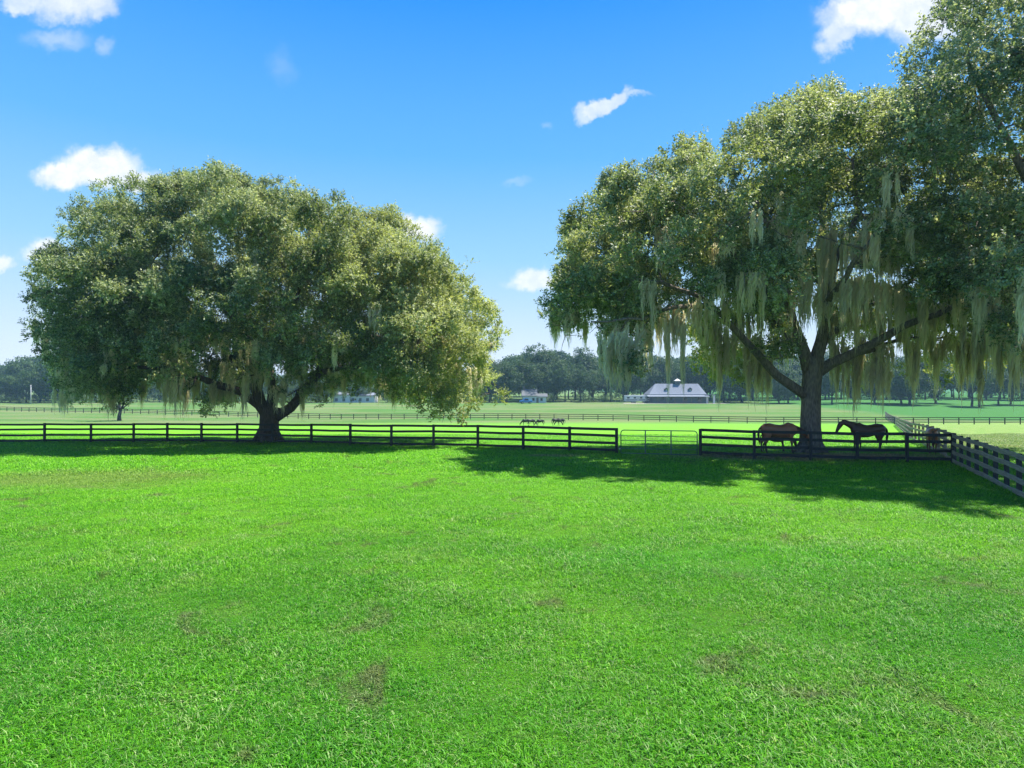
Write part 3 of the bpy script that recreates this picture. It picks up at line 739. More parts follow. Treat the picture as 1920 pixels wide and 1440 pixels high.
# ------------------------------------------------------------------ small field tree and far woodland
def small_tree(name, h, wd, seed, quads=.5, dens=2.2, trunk=.28, lobes=16, clear=.22, material=None, flat=1.0, subn=1.6):
    g = np.random.default_rng(seed); root = empty(name, (0, 0, 0))
    tb = MB(); top = h*.72; cl = h*clear
    pts = [Vector((0, 0, -.3)), Vector((g.normal(0, .12), g.normal(0, .12), cl*.6)), Vector((g.normal(0, .25), g.normal(0, .25), cl*1.3)), Vector((g.normal(0, .3), g.normal(0, .3), top))]
    tb.tube(pts, [trunk*1.3, trunk, trunk*.8, trunk*.25], 7, .1, seed)
    C = []; R = []
    for k in range(lobes):
        u = norm(g.normal(size=3)); f = g.uniform(.35, .85)
        c_ = np.array([u[0]*wd*.5*f, u[1]*wd*.5*f, cl+(h-cl)*.52+u[2]*(h-cl)*.44*f*flat]); r = g.uniform(.13, .25)*wd
        C.append(c_); R.append(r)
        tb.tube([pts[2], (pts[2]+Vector(c_))/2+Vector((0, 0, -.3)), Vector(c_)], [trunk*.4, trunk*.25, trunk*.1], 4)
    tb.build('trunk', M['bark_far'], root, True)
    leaves_from_lobes('crown', np.array(C), np.array(R), g.random(lobes)*.25, dens, quads, 4, material or M['far_leaf'], root, seed+1, .85, quads*1.6, .35, subn)
    return root
def copy_tree(o, parent=None):
    c = o.copy(); COL.objects.link(c); c.parent = parent
    for ch in list(o.children): copy_tree(ch, c)
    return c
protos = []
for k in range(9):
    h = [17, 19, 15, 21, 16, 18, 14, 20, 17][k]; wd = [15, 14, 16, 12, 17, 13, 14, 15, 18][k]
    protos.append((small_tree('woodland_tree', h, wd, 300+k, .55, 1.25, .4, 22, [.14, .2, .1, .24, .12, .2, .08, .16, .1][k]), h))
shrubs = [(small_tree('woodland_shrub', 3.4, 6, 400+k, .35, 3.2, .1, 9, .05), 3.4) for k in range(2)]
used = set()
def place(lst, k, x, y, h, label, cat, group, rz):
    o, ph = lst[k]
    key = (id(lst), k)
    if key in used: o = copy_tree(o)
    used.add(key)
    o.location = (x, y, float(gz(x, y))-.1); s = h/ph; o.scale = (s*random.uniform(.9, 1.15), s*random.uniform(.9, 1.15), s); o.rotation_euler = (0, 0, rz)
    tag(o, label, cat, group)
    return o
R2 = random.Random(5)
def section(px, row=0):
    where = ('left of the utility pole' if px < 58 else 'just right of the utility pole' if px < 140 else 'behind the left side of the left oak' if px < 300 else
             'left of the left oak trunk' if px < 500 else 'right of the left oak trunk' if px < 700 else 'behind the right side of the left oak' if px < 900 else
             'between the left oak and the white house' if px < 985 else 'right of the white house' if px < 1080 else 'left of the camper trailer' if px < 1170 else
             'behind the camper trailer' if px < 1225 else 'behind the far barn' if px < 1335 else 'between the barn and the right oak trunk' if px < 1520 else
             'right of the right oak trunk' if px < 1665 else 'near the right edge')
    return ('front row tree of far woods, ', 'second row tree of far woods, ', 'back row tree of far woods, ')[row]+where
# profile of the woodland tops (column, row)
TOPS = np.array([[-300,690],[0,690],[30,680],[60,672],[90,672],[130,672],[200,700],[400,705],[600,700],[700,705],[860,700],[900,690],[930,684],[960,672],[985,664],[1010,656],[1040,658],[1060,672],
                 [1085,662],[1110,678],[1130,664],[1160,672],[1230,668],[1300,676],[1360,660],[1500,662],[1700,668],[1920,664],[2300,650]], float)
for row, (dep, step) in enumerate(((264, 27), (285, 30), (312, 34))):
    px = -260+row*11
    while px < 2200:
        park = px > 1400
        d = dep+R2.uniform(-6, 9)+(28 if park else 0)
        if 1185 < px < 1350 and row == 0: px += step; continue
        if 985 < px < 1022 and row == 0 and R2.random() < .5: px += step; continue
        x = (px-960)/F*d
        top = np.interp(px, TOPS[:, 0], TOPS[:, 1])+R2.uniform(-7, 20)+(6 if row == 0 else 0)
        h = CH-(top-HZ)/F*d-float(gz(x, d))
        place(protos, R2.randrange(9), x, d, h, section(px, row), 'tree', 'trees of the far woods', R2.uniform(0, 6.28))
        px += step*R2.uniform(.75, 1.25)*(1.15 if park else 1)
# the nearer grove at the right
ORD = ('first','second','third','fourth','fifth','sixth','seventh','eighth','ninth','tenth','eleventh','twelfth','thirteenth','fourteenth')
for gi_, (px, py, h) in enumerate(sorted(((1690,757,15),(1705,759,16),(1755,756,15),(1822,762,17),(1836,764,16),(1872,760,15),(1895,758,16),(1640,756,15),(1600,756,14),(1460,757,14),(1478,756,13),(1560,758,14),(1950,760,16),(2010,760,16)))):
    p = G(px, py); place(protos, R2.randrange(9), p.x, p.y, h, ORD[gi_]+' from the left of the broad shaded trees in the nearer right-hand grove', 'tree', 'trees of the nearer grove', R2.uniform(0, 6.28))
px = -200
while px < 1380:
    d = 254+R2.uniform(-2, 3); x = (px-960)/F*d
    if not (1150 < px < 1345 or 955 < px < 1025 or 620 < px < 720):
        place(shrubs, R2.randrange(2), x, d, R2.uniform(1.4, 4.0), 'low shrub at the woods edge, '+section(px).split(', ')[1],
              'shrub', 'shrubs along the edge of the far woods', R2.uniform(0, 6.28))
    px += R2.uniform(6, 13)
# far wood mass that closes the view behind the rows
g = np.random.default_rng(9); n = 260
cx = np.concatenate([np.linspace(-420, 110, 170), np.linspace(115, 420, 90)])+g.normal(0, 3, n)
cyy = g.uniform(350, 372, n)+np.where(cx > 110, 60, 0)
top = np.array([CH-(np.interp(960+a/b_*F, TOPS[:, 0], TOPS[:, 1])+4-HZ)/F*b_ for a, b_ in zip(cx, cyy)])
cz = np.where(g.random(n) < .5, top-6, top*.45); cz = np.where(cx > 110, np.maximum(cz, 10), cz)
fw = leaves_from_lobes('far_woods', np.stack([cx, cyy, cz], 1), np.full(n, 6.5), g.random(n)*.2, .6, 1.3, 4, M['far_leaf'], None, 91, 1.0, 2.0, .35, .25)
tag(fw, 'solid mass of blue green woodland closing the far edge of the pasture', 'woods', kind='stuff')

# small tree by the far fence, seen under the left oak
ft = small_tree('field_tree', 8.8, 7.5, 512, .30, 5, .38, 16, .2, M['far_leaf'])
p = G(224, 789); ft.location = p
tag(ft, 'small dark tree standing alone in the field behind the left side of the left oak', 'tree')

# ------------------------------------------------------------------ fences
def fence(name, label, cat, pts, material, postmat, heights=(1.30,.955,.57,.19), ph=1.38, bh=.14, boards_side=1, group=None, post_w=.13, jit=.02, batten=False):
    """pts: where the posts stand. boards_side +1: boards on the far side of the posts, -1: on the near side"""
    r_ = random.Random(len(pts)*7+int(pts[0].x))
    base = pts[0]; root = empty(name, base); tag(root, label, cat, group)
    loc = [p-base for p in pts]
    nrm = []
    for i in range(len(pts)):
        d = pts[min(i+1, len(pts)-1)]-pts[max(i-1, 0)]; d.z = 0; d.normalize(); n_ = Vector((-d.y, d.x, 0))
        if n_.dot(Vector((pts[i].x, pts[i].y, 0))) < 0: n_ = -n_
        nrm.append(n_)
    for i, p in enumerate(loc):
        d = nrm[i]; rz = math.atan2(d.y, d.x); hh = ph+r_.uniform(-.015, .03)
        q = p.copy(); b_ = MB(); b_.box((q.x, q.y, q.z+hh/2-.15), (post_w, post_w, hh+.3), rz)
        b_.build('post', postmat, root, bevel=.008 if len(pts) < 30 else 0)
    for z in heights:
        b_ = MB()
        for i in range(len(loc)-1):
            o0 = nrm[i]*boards_side*(post_w/2+.0145); o1 = nrm[i+1]*boards_side*(post_w/2+.0145)
            d = (loc[i+1]-loc[i]).normalized()*.004
            a_ = loc[i]+o0+d+Vector((0, 0, z+r_.uniform(-jit, jit))); c_ = loc[i+1]+o1-d+Vector((0, 0, z+r_.uniform(-jit, jit)))
            mid = (a_+c_)/2+Vector((0, 0, r_.uniform(-jit, jit*.3)))
            b_.beam(a_, mid, .025, bh); b_.beam(mid, c_, .025, bh)
        b_.build('rail', material, root)
    return root
def refine(pp, step):
    out_ = []
    for a, b_ in zip(pp[:-1], pp[1:]):
        L = math.hypot(b_[0]-a[0], b_[1]-a[1]); n = max(1, round(L/step))
        for k in range(n): out_.append((a[0]+(b_[0]-a[0])*k/n, a[1]+(b_[1]-a[1])*k/n))
    out_.append(pp[-1])
    return [Vector((x, y, float(gz(x, y)))) for x, y in out_]
A_px = [(-200,833),(-100,832),(-5,831.5),(84,831),(171,830.5),(251,830),(314,830),(378,830.5),(445,831),(511,832),(584,833.5),(657,835.5),(734,837.5),(813,838.5),(896,840.5),(981,843.5),(1068,847),(1156,851)]
A_pts = [G(*q) for q in A_px]
fence('board_fence', 'long black four-board fence running left from the steel gate', 'fence', A_pts, M['fence_black'], M['fence_black'], group='black board fences of the near paddock')
C_px = [(1313,855),(1414,860),(1520,863.5),(1607,866.5),(1700,868),(1786,870)]
C_pts = [G(*q) for q in C_px]
fence('board_fence', 'short black four-board fence in front of the horses, right of the steel gate', 'fence', C_pts, M['fence_black'], M['fence_black'], group='black board fences of the near paddock')
corner = C_pts[-1]
D_dir = Vector((G(1915, 936)-corner)); D_dir.z = 0; D_dir.normalize()
D_pts = [corner+D_dir*(.35+1.36*k) for k in range(0, 12)]
D_pts = [Vector((p.x, p.y, float(gz(p.x, p.y)))) for p in D_pts]
fence('board_fence', 'weathered grey board fence coming forward to the right edge, close dark posts behind it', 'fence', D_pts, M['fence_grey'], M['fence_dark_post'], boards_side=-1, bh=.155, jit=.02)
E_pts = refine([(corner.x+.25, corner.y+.35), (30, 48), (44, 72), (60, 100), (74, 123), (84, 142), (94.5, 162)], 2.6)
fence('board_fence', 'long grey-brown board fence running downhill from the corner to the far fence', 'fence', E_pts, M['fence_grey'], M['fence_grey'], boards_side=-1, jit=.03)
F_pts = refine([(-190, 205), (-110, 178), (-40, 150), (0, 140), (30, 130), (48, 121), (69.9, 117)], 3.1)[:100]
fence('board_fence', 'far thin three-board fence crossing the pasture behind the horses', 'fence', F_pts, M['fence_black'], M['fence_black'], heights=(1.22,.82,.40), ph=1.28, bh=.13, jit=.0)
F2 = refine([(70.6, 117), (110, 114), (150, 112)], 2.6)
fence('board_fence', 'far dark three-board fence crossing the pasture right of the long grey fence', 'fence', F2, M['fence_black'], M['fence_black'], heights=(1.22,.82,.40), ph=1.28, bh=.13, jit=.0)
fp_ = []
gq = np.random.default_rng(3)
for line in (A_pts, C_pts, D_pts, E_pts[:14]):
    for a_, b_ in zip(line[:-1], line[1:]):
        L = (b_-a_).length
        for k in range(int(L/.16)):
            q = a_.lerp(b_, gq.random()); fp_.append((q.x+gq.normal(0, .11), q.y+gq.normal(0, .11)))
grass_zone('fence_weeds', 26, 27, 1, (60, .16, .06, .26, .012), 'taller uncut grass and weeds along the foot of the fences', np.array(fp_), .9)
# gate
ga, gb = G(1164, 852), G(1307, 855)
gl = (gb-ga).length; gate = empty('pasture_gate', ga, math.atan2(gb.y-ga.y, gb.x-ga.x))
tag(gate, 'dark tubular steel gate with rounded corners between the two black fences', 'gate')
gh, g0, rc = 1.27, .07, .16
loop = [(0, g0)]+[(0, gh-rc)]+[(rc-rc*math.cos(a), gh-rc+rc*math.sin(a)) for a in (.4, .8, 1.2, 1.5708)]+[(gl-rc, gh)]+[(gl-rc+rc*math.sin(a), gh-rc+rc*math.cos(a)) for a in (.4, .8, 1.2, 1.5708)]+[(gl, g0)]
MB().tube([Vector((x, 0, z)) for x, z in loop], .026, 8).build('gate_frame', M['gate_steel'], gate, True)
MB().tube([Vector((0, 0, g0)), Vector((gl, 0, g0))], .024, 8).build('rail', M['gate_steel'], gate, True)
for z in (.32, .54, .74, .97):
    MB().tube([Vector((.01, 0, z)), Vector((gl-.01, 0, z))], .017, 8).build('rail', M['gate_steel'], gate, True)
for f in (.327, .663):
    MB().box((gl*f, -.03, (gh+g0)/2), (.065, .03, gh-g0)).build('upright', M['gate_steel'], gate)
for z in (.3, 1.0):
    MB().box((-.06, 0, z), (.1, .04, .05)).build('hinge', M['galv'], gate)
MB().box((gl+.04, 0, .72), (.08, .03, .05)).build('latch', M['galv'], gate)

# ------------------------------------------------------------------ horses
def coat(name, body, point):
    m, t, o = mat(name)
    b = t.new('ShaderNodeBsdfPrincipled'); t.l.new(b.outputs[0], o.inputs[0])
    tcn = t.new('ShaderNodeTexCoord'); s = t.new('ShaderNodeSeparateXYZ'); t.l.new(tcn.outputs['Object'], s.inputs[0])
    n = t.noise(tcn.outputs['Object'], 3.5, 3, .5)
    c = t.mix(t.maprange(s.outputs[2], .72, .45), body, point)
    c = t.mix(t.maprange(n.outputs[0], .4, .7, 0, .35), c, tuple(x*.55 for x in body))
    t.l.new(c, b.inputs['Base Color']); b.inputs['Roughness'].default_value = .42; b.inputs['Specular IOR Level'].default_value = .5
    b.inputs['Sheen Weight'].default_value = .0
    return m
M['bay'] = coat('bay_coat', (.34,.125,.055), (.035,.02,.016))
M['darkbay'] = coat('dark_bay_coat', (.075,.030,.020), (.018,.012,.010))
M['chestnut'] = coat('chestnut_coat', (.40,.15,.065), (.16,.07,.04))
M['hair'] = simple('dark_horse_hair', (.014,.010,.009), .6, .4, 12)
M['hair_red'] = simple('red_horse_hair', (.10,.045,.025), .6, .4, 12)
def horse(name, label, loc, rz, pose, coatm, hairm, s=1.0, group='horses in the near paddock', legs=(0,0,0,0), voxel=.022):
    root = empty(name, loc, rz); root.scale = (s, s, s); tag(root, label, 'horse', group)
    b_ = MB()
    def loft(pts, n=14): b_.tube([Vector(p[0]) for p in pts], [(p[1], p[2]) for p in pts], n)
    # tube frame: first radius is across (y) for a spine along x
    def spine(pts):                 # (x, z, half width y, half height)
        vs = []; fs = []; n = 16
        for i, (x, z, ry, rz_) in enumerate(pts):
            a = pts[max(i-1, 0)]; c = pts[min(i+1, len(pts)-1)]; tx, tz = c[0]-a[0], c[1]-a[1]; L = math.hypot(tx, tz); tx /= L; tz /= L
            for k in range(n):
                th = 2*math.pi*k/n; e = math.sin(th)*rz_; vs.append((x-tz*e, math.cos(th)*ry, z+tx*e))
        for i in range(len(pts)-1):
            for k in range(n): fs.append((i*n+k, i*n+(k+1) % n, (i+1)*n+(k+1) % n, (i+1)*n+k))
        fs.append(tuple(range(n-1, -1, -1))); fs.append(tuple(range((len(pts)-1)*n, len(pts)*n))); b_.add(vs, fs)
    spine([(-.93,1.20,.08,.12),(-.87,1.20,.19,.21),(-.72,1.235,.26,.285),(-.50,1.24,.29,.31),(-.25,1.18,.285,.31),(0,1.13,.31,.335),(.25,1.14,.31,.36),(.47,1.20,.27,.40),(.66,1.20,.23,.33),(.80,1.20,.17,.23),(.86,1.19,.08,.12)])
    if pose == 'up':
        neck = [(.50,1.28,.17,.27),(.72,1.38,.13,.22),(.95,1.49,.095,.165),(1.15,1.57,.08,.135),(1.30,1.61,.08,.12)]
        head = [(1.24,1.63,.075,.09),(1.36,1.54,.10,.135),(1.46,1.40,.095,.13),(1.54,1.25,.07,.095),(1.60,1.12,.058,.078),(1.63,1.05,.05,.055)]
        ear = (1.27, 1.70)
    elif pose == 'low':
        neck = [(.50,1.25,.17,.27),(.74,1.24,.13,.22),(1.0,1.17,.10,.17),(1.22,1.06,.085,.14),(1.36,.98,.08,.12)]
        head = [(1.32,1.02,.075,.09),(1.44,.88,.10,.135),(1.50,.72,.09,.12),(1.53,.56,.068,.09),(1.54,.44,.055,.07)]
        ear = (1.36, 1.10)
    else:                            # grazing
        neck = [(.50,1.22,.17,.27),(.74,1.10,.13,.21),(.98,.90,.10,.165),(1.16,.68,.085,.14),(1.26,.54,.08,.12)]
        head = [(1.26,.62,.075,.09),(1.36,.46,.10,.13),(1.38,.30,.09,.115),(1.37,.16,.066,.085),(1.36,.06,.05,.06)]
        ear = (1.20, .70)
    spine(neck); spine(head)
    for sy in (-1, 1):
        b_.tube([Vector((ear[0], sy*.05, ear[1]-.06)), Vector((ear[0]+.01, sy*.07, ear[1]+.02)), Vector((ear[0]+.02, sy*.075, ear[1]+.10))], [(.035,.02), (.035,.018), (.006,.006)], 8)
    def leg(pts):
        b_.tube([Vector((x, y, z)) for x, y, z, _, _ in pts], [(rx, ry) for *_, rx, ry in pts], 12)
    for k, sy in ((0, -1), (1, 1)):
        w = legs[k]
        leg([(.56,sy*.15,1.12,.15,.11),(.55+w*.3,sy*.16,.86,.095,.08),(.56+w*.6,sy*.15,.66,.062,.06),(.57+w*.9,sy*.15,.50,.058,.056),(.57+w*.95,sy*.15,.40,.042,.042),(.57+w,sy*.15,.24,.036,.036),(.58+w,sy*.15,.14,.047,.045),(.615+w,sy*.15,.07,.04,.04),(.635+w,sy*.15,.045,.058,.055),(.65+w,sy*.15,0,.066,.062)])
    for k, sy in ((2, -1), (3, 1)):
        w = legs[k]
        leg([(-.66,sy*.15,1.12,.24,.13),(-.62+w*.2,sy*.17,.90,.18,.105),(-.66+w*.4,sy*.165,.72,.10,.075),(-.77+w*.7,sy*.16,.56,.07,.055),(-.765+w*.85,sy*.155,.48,.055,.05),(-.75+w*.95,sy*.15,.30,.041,.04),(-.74+w,sy*.15,.15,.05,.046),(-.71+w,sy*.15,.07,.042,.04),(-.695+w,sy*.15,.045,.058,.055),(-.68+w,sy*.15,0,.066,.062)])
    me = bpy.data.meshes.new('body'); me.from_pydata(b_.v, [], b_.f); me.update()
    tmp = bpy.data.objects.new('tmp', me); COL.objects.link(tmp)
    rm = tmp.modifiers.new('r', 'REMESH'); rm.mode = 'VOXEL'; rm.voxel_size = voxel
    sm = tmp.modifiers.new('s', 'SMOOTH'); sm.iterations = 3; sm.factor = .5
    dg = bpy.context.evaluated_depsgraph_get(); me2 = bpy.data.meshes.new_from_object(tmp.evaluated_get(dg)); bpy.data.objects.remove(tmp)
    link('body', me2, coatm, root, True)
    tl = MB()
    for k in range(9):
        a = (k-4)/4; tl.tube([Vector((-.90, a*.03, 1.36)), Vector((-1.0, a*.05, 1.22)), Vector((-1.03-.01*(k % 3), a*.07, .95)), Vector((-1.0-.02*(k % 2), a*.06, .65)), Vector((-.98, a*.03, .42+.05*(k % 3)))], [.028,.035,.032,.025,.004], 6)
    tl.build('tail', hairm, root, True)
    mn = MB(); pts = [(x-.02, 0, z+rz_*.92) for x, z, ry, rz_ in neck]
    for k in range(14):
        f = k/13*(len(pts)-1); i = min(int(f), len(pts)-2); q = Vector(pts[i]).lerp(Vector(pts[i+1]), f-i)
        mn.tube([q+Vector((0, 0, .02)), q+Vector((-.01, -.07, .0)), q+Vector((-.02, -.12, -.10)), q+Vector((0, -.125, -.2))], [.022,.03,.025,.005], 5)
    mn.build('mane', hairm, root, True)
    hf = MB()
    return root
def gnd(px, py): return G(px, py)
hp = gnd(1461, 850); 
horse('horse', 'brown bay horse left of the oak trunk, facing right with its neck lowered', hp, math.radians(-6), 'low', M['bay'], M['hair'], 1.04, legs=(.0, .10, .05, -.10))
fp = Vector((hp.x+.15, hp.y+1.0, float(gz(hp.x, hp.y+1.0))))
horse('horse', 'dark foal hidden behind the brown bay horse, only its thin legs showing below', fp, math.radians(-20), 'low', M['darkbay'], M['hair'], .70, legs=(.02, .1, .1, -.05))
hq = gnd(1626, 848)
horse('horse', 'nearly black bay horse right of the oak trunk, facing left with head raised', hq, math.radians(177), 'up', M['darkbay'], M['hair'], 1.02, legs=(.04, -.14, .05, .16))
hr = gnd(1746, 850)
horse('horse', 'reddish chestnut horse at the fence corner, seen from behind', hr, math.radians(62), 'low', M['chestnut'], M['hair_red'], .90, legs=(.03, -.05, .08, .0))
for px, py, rz, s, lb in ((986,799,170,1.0,'leftmost of the far dark horses grazing by the far fence'),(996,799,10,1.0,'second from left of the far dark horses grazing by the far fence'),
                          (1013,799,185,.95,'third from left of the far dark horses grazing by the far fence'),(1043,799,5,1.1,'first of the two overlapping far horses, rightmost group by the far fence'),
                          (1051,798.6,175,1.05,'rightmost of the far dark horses grazing by the far fence')):
    horse('horse', lb, gnd(px, py-.8), math.radians(rz), 'graze', M['hair'], M['hair'], s*.72, 'far horses grazing by the thin fence', voxel=.05)

# ------------------------------------------------------------------ far buildings and vehicles
M['metal_roof'] = simple('pale_metal_roof', (.17,.185,.22), .95, .08, 1.5, spec=.1)
M['metal_roof_blue'] = simple('grey_roof_sheet', (.06,.07,.08), .6, .1, 1.5)
M['barn_wall'] = simple('slate_barn_siding', (.085,.105,.12), .8, .2, 3, .01, stretch=(.3,.3,4))
M['white_trim'] = simple('white_paint', (.50,.50,.50), .55, .05, 3)
M['tan'] = simple('stall_door_wood', (.14,.11,.09), .8, .2, 3)
M['dark_glass'] = simple('dark_opening', (.012,.014,.018), .15, .2, 3)
M['rubber'] = simple('tyre_rubber', (.02,.02,.02), .8, .2, 4)
M['blue_paint'] = simple('blue_vehicle_paint', (.02,.16,.42), .3, .08, 3)
M['sand'] = simple('sandy_gravel', (.34,.31,.26), .95, .2, 1.2)

bb0 = G(1262, 757); d = bb0.y+4; gzb = float(gz((1274-960)/F*d, d)); S = d/F
barn = empty('horse_barn', ((1274-960)*S, d, gzb)); tag(barn, 'far slate barn with a pale metal roof, a cupola and two dormers', 'barn')
Wb = 100*S/2; Hw = 2.75; Dp = 13.0
MB().box((0, Dp/2, Hw/2-.2), (2*Wb, Dp, Hw+.4)).build('wall', M['barn_wall'], barn)
ridge = 7.7; ov = .9
rf = MB()
rf.add([(-Wb-1.2, 1.0, Hw+.75), (Wb+.6, 1.0, Hw+.75), (Wb-1.3, Dp/2, ridge), (-Wb+2.4, Dp/2, ridge), (-Wb-1.2, Dp-1, Hw+.75), (Wb+.6, Dp-1, Hw+.75),
        (-Wb-1.2, 1.0, Hw+.50), (Wb+.6, 1.0, Hw+.50), (-Wb-1.2, Dp-1, Hw+.50), (Wb+.6, Dp-1, Hw+.50)],
       [(0,1,2,3),(5,4,3,2),(4,0,3),(1,5,2),(0,6,7,1),(6,8,9,7),(8,4,5,9),(0,4,8,6),(1,7,9,5)])
roof = rf.build('roof', M['metal_roof'], barn)
sm_ = MB()
for k in range(34):                       # standing seams
    x = -Wb+2.6+k*(2*Wb-4.2)/33
    sm_.beam((x, 1.15, Hw+.86), (x, Dp/2-.05, ridge+.02), .06, .06)
sm_.build('seam', M['metal_roof'], roof)
lr = MB(); lr.add([(-Wb-2.2,-1.8,Hw-.02),(Wb+.9,-1.8,Hw-.02),(Wb+.9,1.0,Hw+.46),(-Wb-2.2,1.0,Hw+.46),(-Wb-2.2,-1.8,Hw-.14),(Wb+.9,-1.8,Hw-.14),(Wb+.9,1.0,Hw+.34),(-Wb-2.2,1.0,Hw+.34)],
                  [(0,1,2,3),(7,6,5,4),(0,4,5,1),(1,5,6,2),(2,6,7,3),(3,7,4,0)])
lr.build('eave_roof', M['metal_roof'], barn)
for k in range(8):
    MB().box((-Wb-1.6+k*(2*Wb+2)/7, -1.55, Hw/2-.15), (.18, .18, Hw+.1)).build('porch_post', M['tan'], barn)
for fx in (-.62, -.30, .22, .76):
    x = fx*Wb; MB().box((x, -.035, 1.5), (1.5, .07, 2.4)).build('stall_door', M['tan'] if fx in (.22, .76) else M['barn_wall'], barn)
    MB().box((x-.1, -.10, 1.95), (1.05, .06, 1.15)).build('window', M['dark_glass'], barn)
cu = MB().box((0, 0, .8), (1.7, 1.7, 1.6)).build('cupola', M['barn_wall'], barn); cu.location = (-.3*Wb*0+.8, Dp/2, ridge-.45)
ct = MB(); ct.add([(-1.2,-1.2,1.6),(1.2,-1.2,1.6),(1.2,1.2,1.6),(-1.2,1.2,1.6),(0,0,2.5)], [(3,2,1,0),(0,1,4),(1,2,4),(2,3,4),(3,0,4)]); ct.build('cupola_roof', M['white_trim'], cu)
MB().box((0, -.87, .95), (.9, .05, .8)).build('louver', M['dark_glass'], cu)
MB().tube([Vector((0,0,2.4)), Vector((0,0,3.3))], .04, 6).build('finial', M['dark_glass'], cu)
for fx in (-.42, .48):
    dm = MB(); yb = 3.0; z0 = Hw+2.2
    dm.box((0, 1.3, .55), (1.7, 2.6, 1.7)); o_ = dm.build('dormer', M['barn_wall'], barn); o_.location = (fx*Wb, yb-.1, z0-.35); o_.scale = (.72, .9, .68)
    r2 = MB().prism([(-1.15, 1.25), (0, 2.15), (1.15, 1.25), (1.15, 1.41), (0, 2.31), (-1.15, 1.41)], -.3, 3.0); r2.build('dormer_roof', M['metal_roof_blue'], o_)
    MB().box((0, -.03, .55), (.8, .06, 1.1)).build('window', M['white_trim'], o_)
for xx in (Wb+.5, Wb+3.2):
    MB().box((xx, .6, 1.5), (.8, .6, 3.3)).build('end_column', M['white_trim'], barn)
MB().box((Wb+1.8, 2.0, 3.35), (4.2, 4.0, .3)).build('end_roof', M['barn_wall'], barn)
yard = MB()
yp = [(-Wb-12, -4.5), (Wb+8, -4.5), (Wb+8, -.3), (-Wb-12, -.3)]
yo = [(barn.location.x+a, barn.location.y+b_) for a, b_ in yp]
yard.add([(x, y, float(gz(x, y))+.06) for x, y in yo], [(0,1,2,3)]); tag(yard.build('yard', M['sand']), kind='structure')

def wheels(root, xs_, yw, r, w=.25):
    for x in xs_:
        for y in (-yw, yw):
            wm = MB(); wm.tube([Vector((x, y-w/2, r)), Vector((x, y+w/2, r))], r, 14); wo = wm.build('wheel', M['rubber'], root, False, .03)
            MB().tube([Vector((x, y-w/2-.02, r)), Vector((x, y+w/2+.02, r))], r*.5, 10).build('rim', M['galv'], wo)
def camper(px, py, length, label, rz=0):
    p = G(px, py); p.z = float(gz(p.x, p.y)); r_ = empty('camper_trailer', p, rz); tag(r_, label, 'trailer')
    L = length
    MB().prism([(-L/2, .6), (L/2-.5, .6), (L/2, 1.3), (L/2, 2.1), (L/2-1.1, 3.0), (-L/2, 3.0)], -1.2, 1.2).build('body', M['white_trim'], r_, bevel=.08)
    MB().box((0, -1.22, 1.2), (L*.92, .05, .35)).build('stripe', M['metal_roof_blue'], r_)
    for x in (-L*.33, -L*.02, L*.28): MB().box((x, -1.235, 2.05), (.95, .05, .6)).build('window', M['dark_glass'], r_)
    MB().box((L*.13, -1.235, 1.6), (.7, .05, 1.8)).build('door', M['galv'], r_)
    MB().box((-.3, 0, 3.12), (1.1, .8, .24)).build('roof_unit', M['galv'], r_)
    wheels(r_, (-L*.12, -L*.12+.95), 1.05, .36)
    MB().beam((L/2-.2, 0, .62), (L/2+1.1, 0, .55), .12, .12).build('hitch', M['dark_glass'], r_)
    return r_
camper(1190, 755.5, 8.2, 'long white camper trailer parked left of the far barn, under the moss')
camper(1209, 755.0, 3.6, 'short white trailer between the long camper and the far barn')
# house between the oaks
p = G(1002, 755.5); p.y += 1; p.x = (1002-960)/F*p.y; p.z = float(gz(p.x, p.y)); hs_ = empty('farmhouse', p)
tag(hs_, 'small far white house with a steep dark grey roof, seen between the two oaks', 'house')
MB().box((0, 3.5, 1.1), (9.2, 7, 3.1)).build('wall', M['white_trim'], hs_)
MB().prism([(-.5, 2.55), (3.5, 5.0), (7.5, 2.55), (7.5, 2.75), (3.5, 5.25), (-.5, 2.75)], -5.0, 1.2, 'x').build('roof', M['metal_roof_blue'], hs_)
MB().prism([(-.4, 2.4), (2.5, 3.6), (7.4, 2.5), (7.4, 2.3), (-.4, 2.2)], 1.25, 5.2, 'x').build('porch_roof', M['metal_roof_blue'], hs_)
MB().box((-4.0, 3.5, 5.2), (.7, .7, 2.6)).build('chimney', M['tan'], hs_)
for x in (-3.2, -.4, 2.8): MB().box((x, -.03, 1.3), (.9, .06, 1.1)).build('window', M['dark_glass'], hs_)
MB().box((1.2, -.03, .95), (.9, .06, 2.0)).build('door', M['tan'], hs_)
# blue truck beside it
p = G(986, 756.5); tk = empty('pickup_truck', p, math.radians(12)); tag(tk, 'small bright blue pickup truck parked in front of the far white house', 'truck')
MB().box((0, 0, .85), (4.8, 1.8, .7)).build('body', M['blue_paint'], tk, bevel=.12)
MB().prism([(-.9, 1.2), (1.1, 1.2), (.75, 1.95), (-.7, 1.95)], -.82, .82).build('cab', M['blue_paint'], tk, bevel=.08)
MB().prism([(-.66, 1.27), (.82, 1.27), (.60, 1.84), (-.56, 1.84)], -.835, .835).build('side_window', M['dark_glass'], tk)
for y in (-.6, .6): MB().box((2.4, y, .95), (.06, .3, .18)).build('headlight', M['white_trim'], tk)
wheels(tk, (-1.5, 1.5), .85, .4)
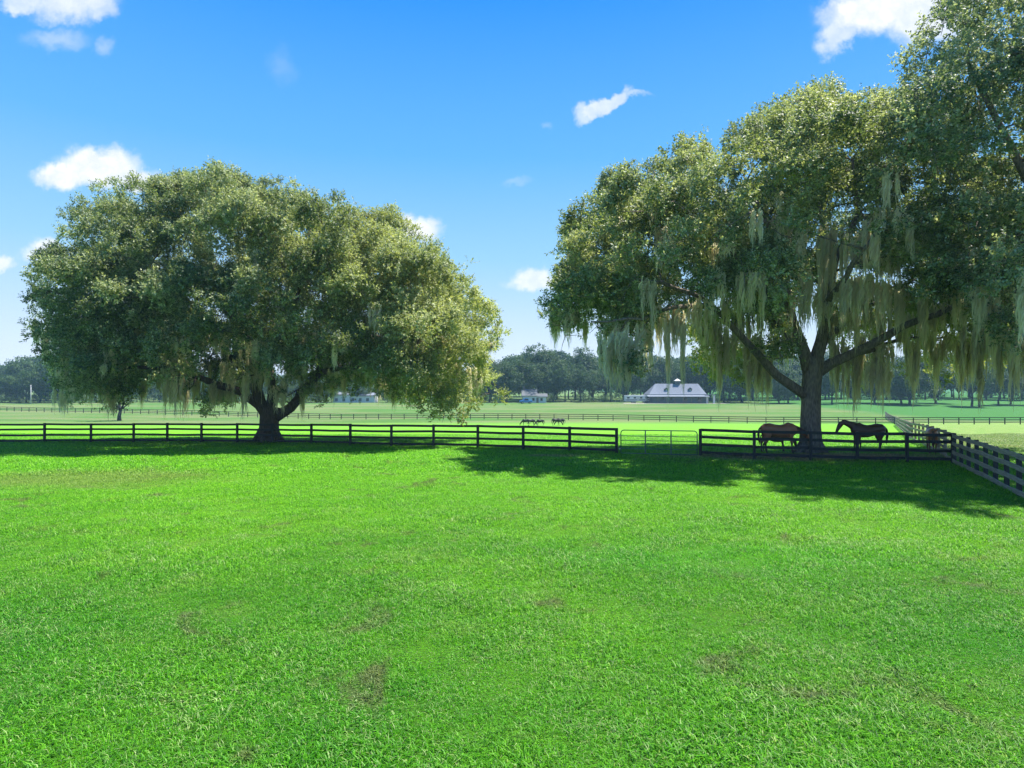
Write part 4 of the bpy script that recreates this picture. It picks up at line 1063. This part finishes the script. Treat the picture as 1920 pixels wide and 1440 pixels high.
# long low white building left of centre
for px, w, h, lb in ((672, 13.5, 2.6, 'longer low white shed with a pale roof, seen far off under the left oak'), (640, 7.0, 3.0, 'shorter white shed left of the long one, seen under the left oak')):
    p = G(px, 755); p.y += 1; p.x = (px-960)/F*p.y; p.z = float(gz(p.x, p.y)); sh = empty('farm_shed', p); tag(sh, lb, 'shed', 'white sheds at the field edge')
    MB().box((0, 3, h/2-.2), (w, 6, h+.4)).build('wall', M['white_trim'], sh)
    MB().prism([(-.5, h+.22), (3, h+1.3), (6.5, h+.22), (6.5, h+.36), (3, h+1.46), (-.5, h+.36)], -w/2-.4, w/2+.4, 'x').build('roof', M['metal_roof'], sh)
    for k in range(int(w//3)): MB().box((-w/2+1.5+k*3, -.03, 1.2), (1.1, .06, 1.2)).build('window', M['metal_roof_blue'], sh)
# utility pole at the left
p = G(58, 758); up_ = empty('utility_pole', p); tag(up_, 'thin pale utility pole at the far field edge, left of the left oak', 'pole')
MB().tube([Vector((0,0,-.4)), Vector((0,0,7.2))], [.16,.10], 8).build('pole', M['white_trim'], up_, True)
MB().box((0, 0, 6.7), (1.6, .12, .12)).build('crossarm', M['tan'], up_)
for x in (-.65, 0, .65): MB().tube([Vector((x, 0, 6.76)), Vector((x, 0, 7.0))], .05, 6).build('insulator', M['dark_glass'], up_)
wr = MB()
for x in (-.65, .65):
    wr.tube([Vector((x-70+70*k/8, 4*(8-k)/8, 6.95-1.6*math.sin(math.pi*k/8)*.8)) for k in range(9)], .02, 4)
    wr.tube([Vector((x+60*k/8, 4*k/8, 6.95-1.4*math.sin(math.pi*k/8)*.8)) for k in range(9)], .02, 4)
wr.build('wire', M['dark_glass'], up_)

# ------------------------------------------------------------------ haze
hm = bpy.data.materials.new('haze'); hm.use_nodes = True
t = NT(hm.node_tree)
for nd in list(t.n): t.n.remove(nd)
o = t.new('ShaderNodeOutputMaterial'); pv = t.new('ShaderNodeVolumePrincipled')
pv.inputs['Color'].default_value = (.45,.72,1,1); pv.inputs['Density'].default_value = .00024; pv.inputs['Anisotropy'].default_value = .0
t.l.new(pv.outputs[0], o.inputs['Volume'])
hz_ = MB().box((0, 1050, 12), (4500, 2400, 50)).build('haze', hm)
tag(hz_, 'thin blue summer haze lying over the whole farm', 'haze', kind='stuff')
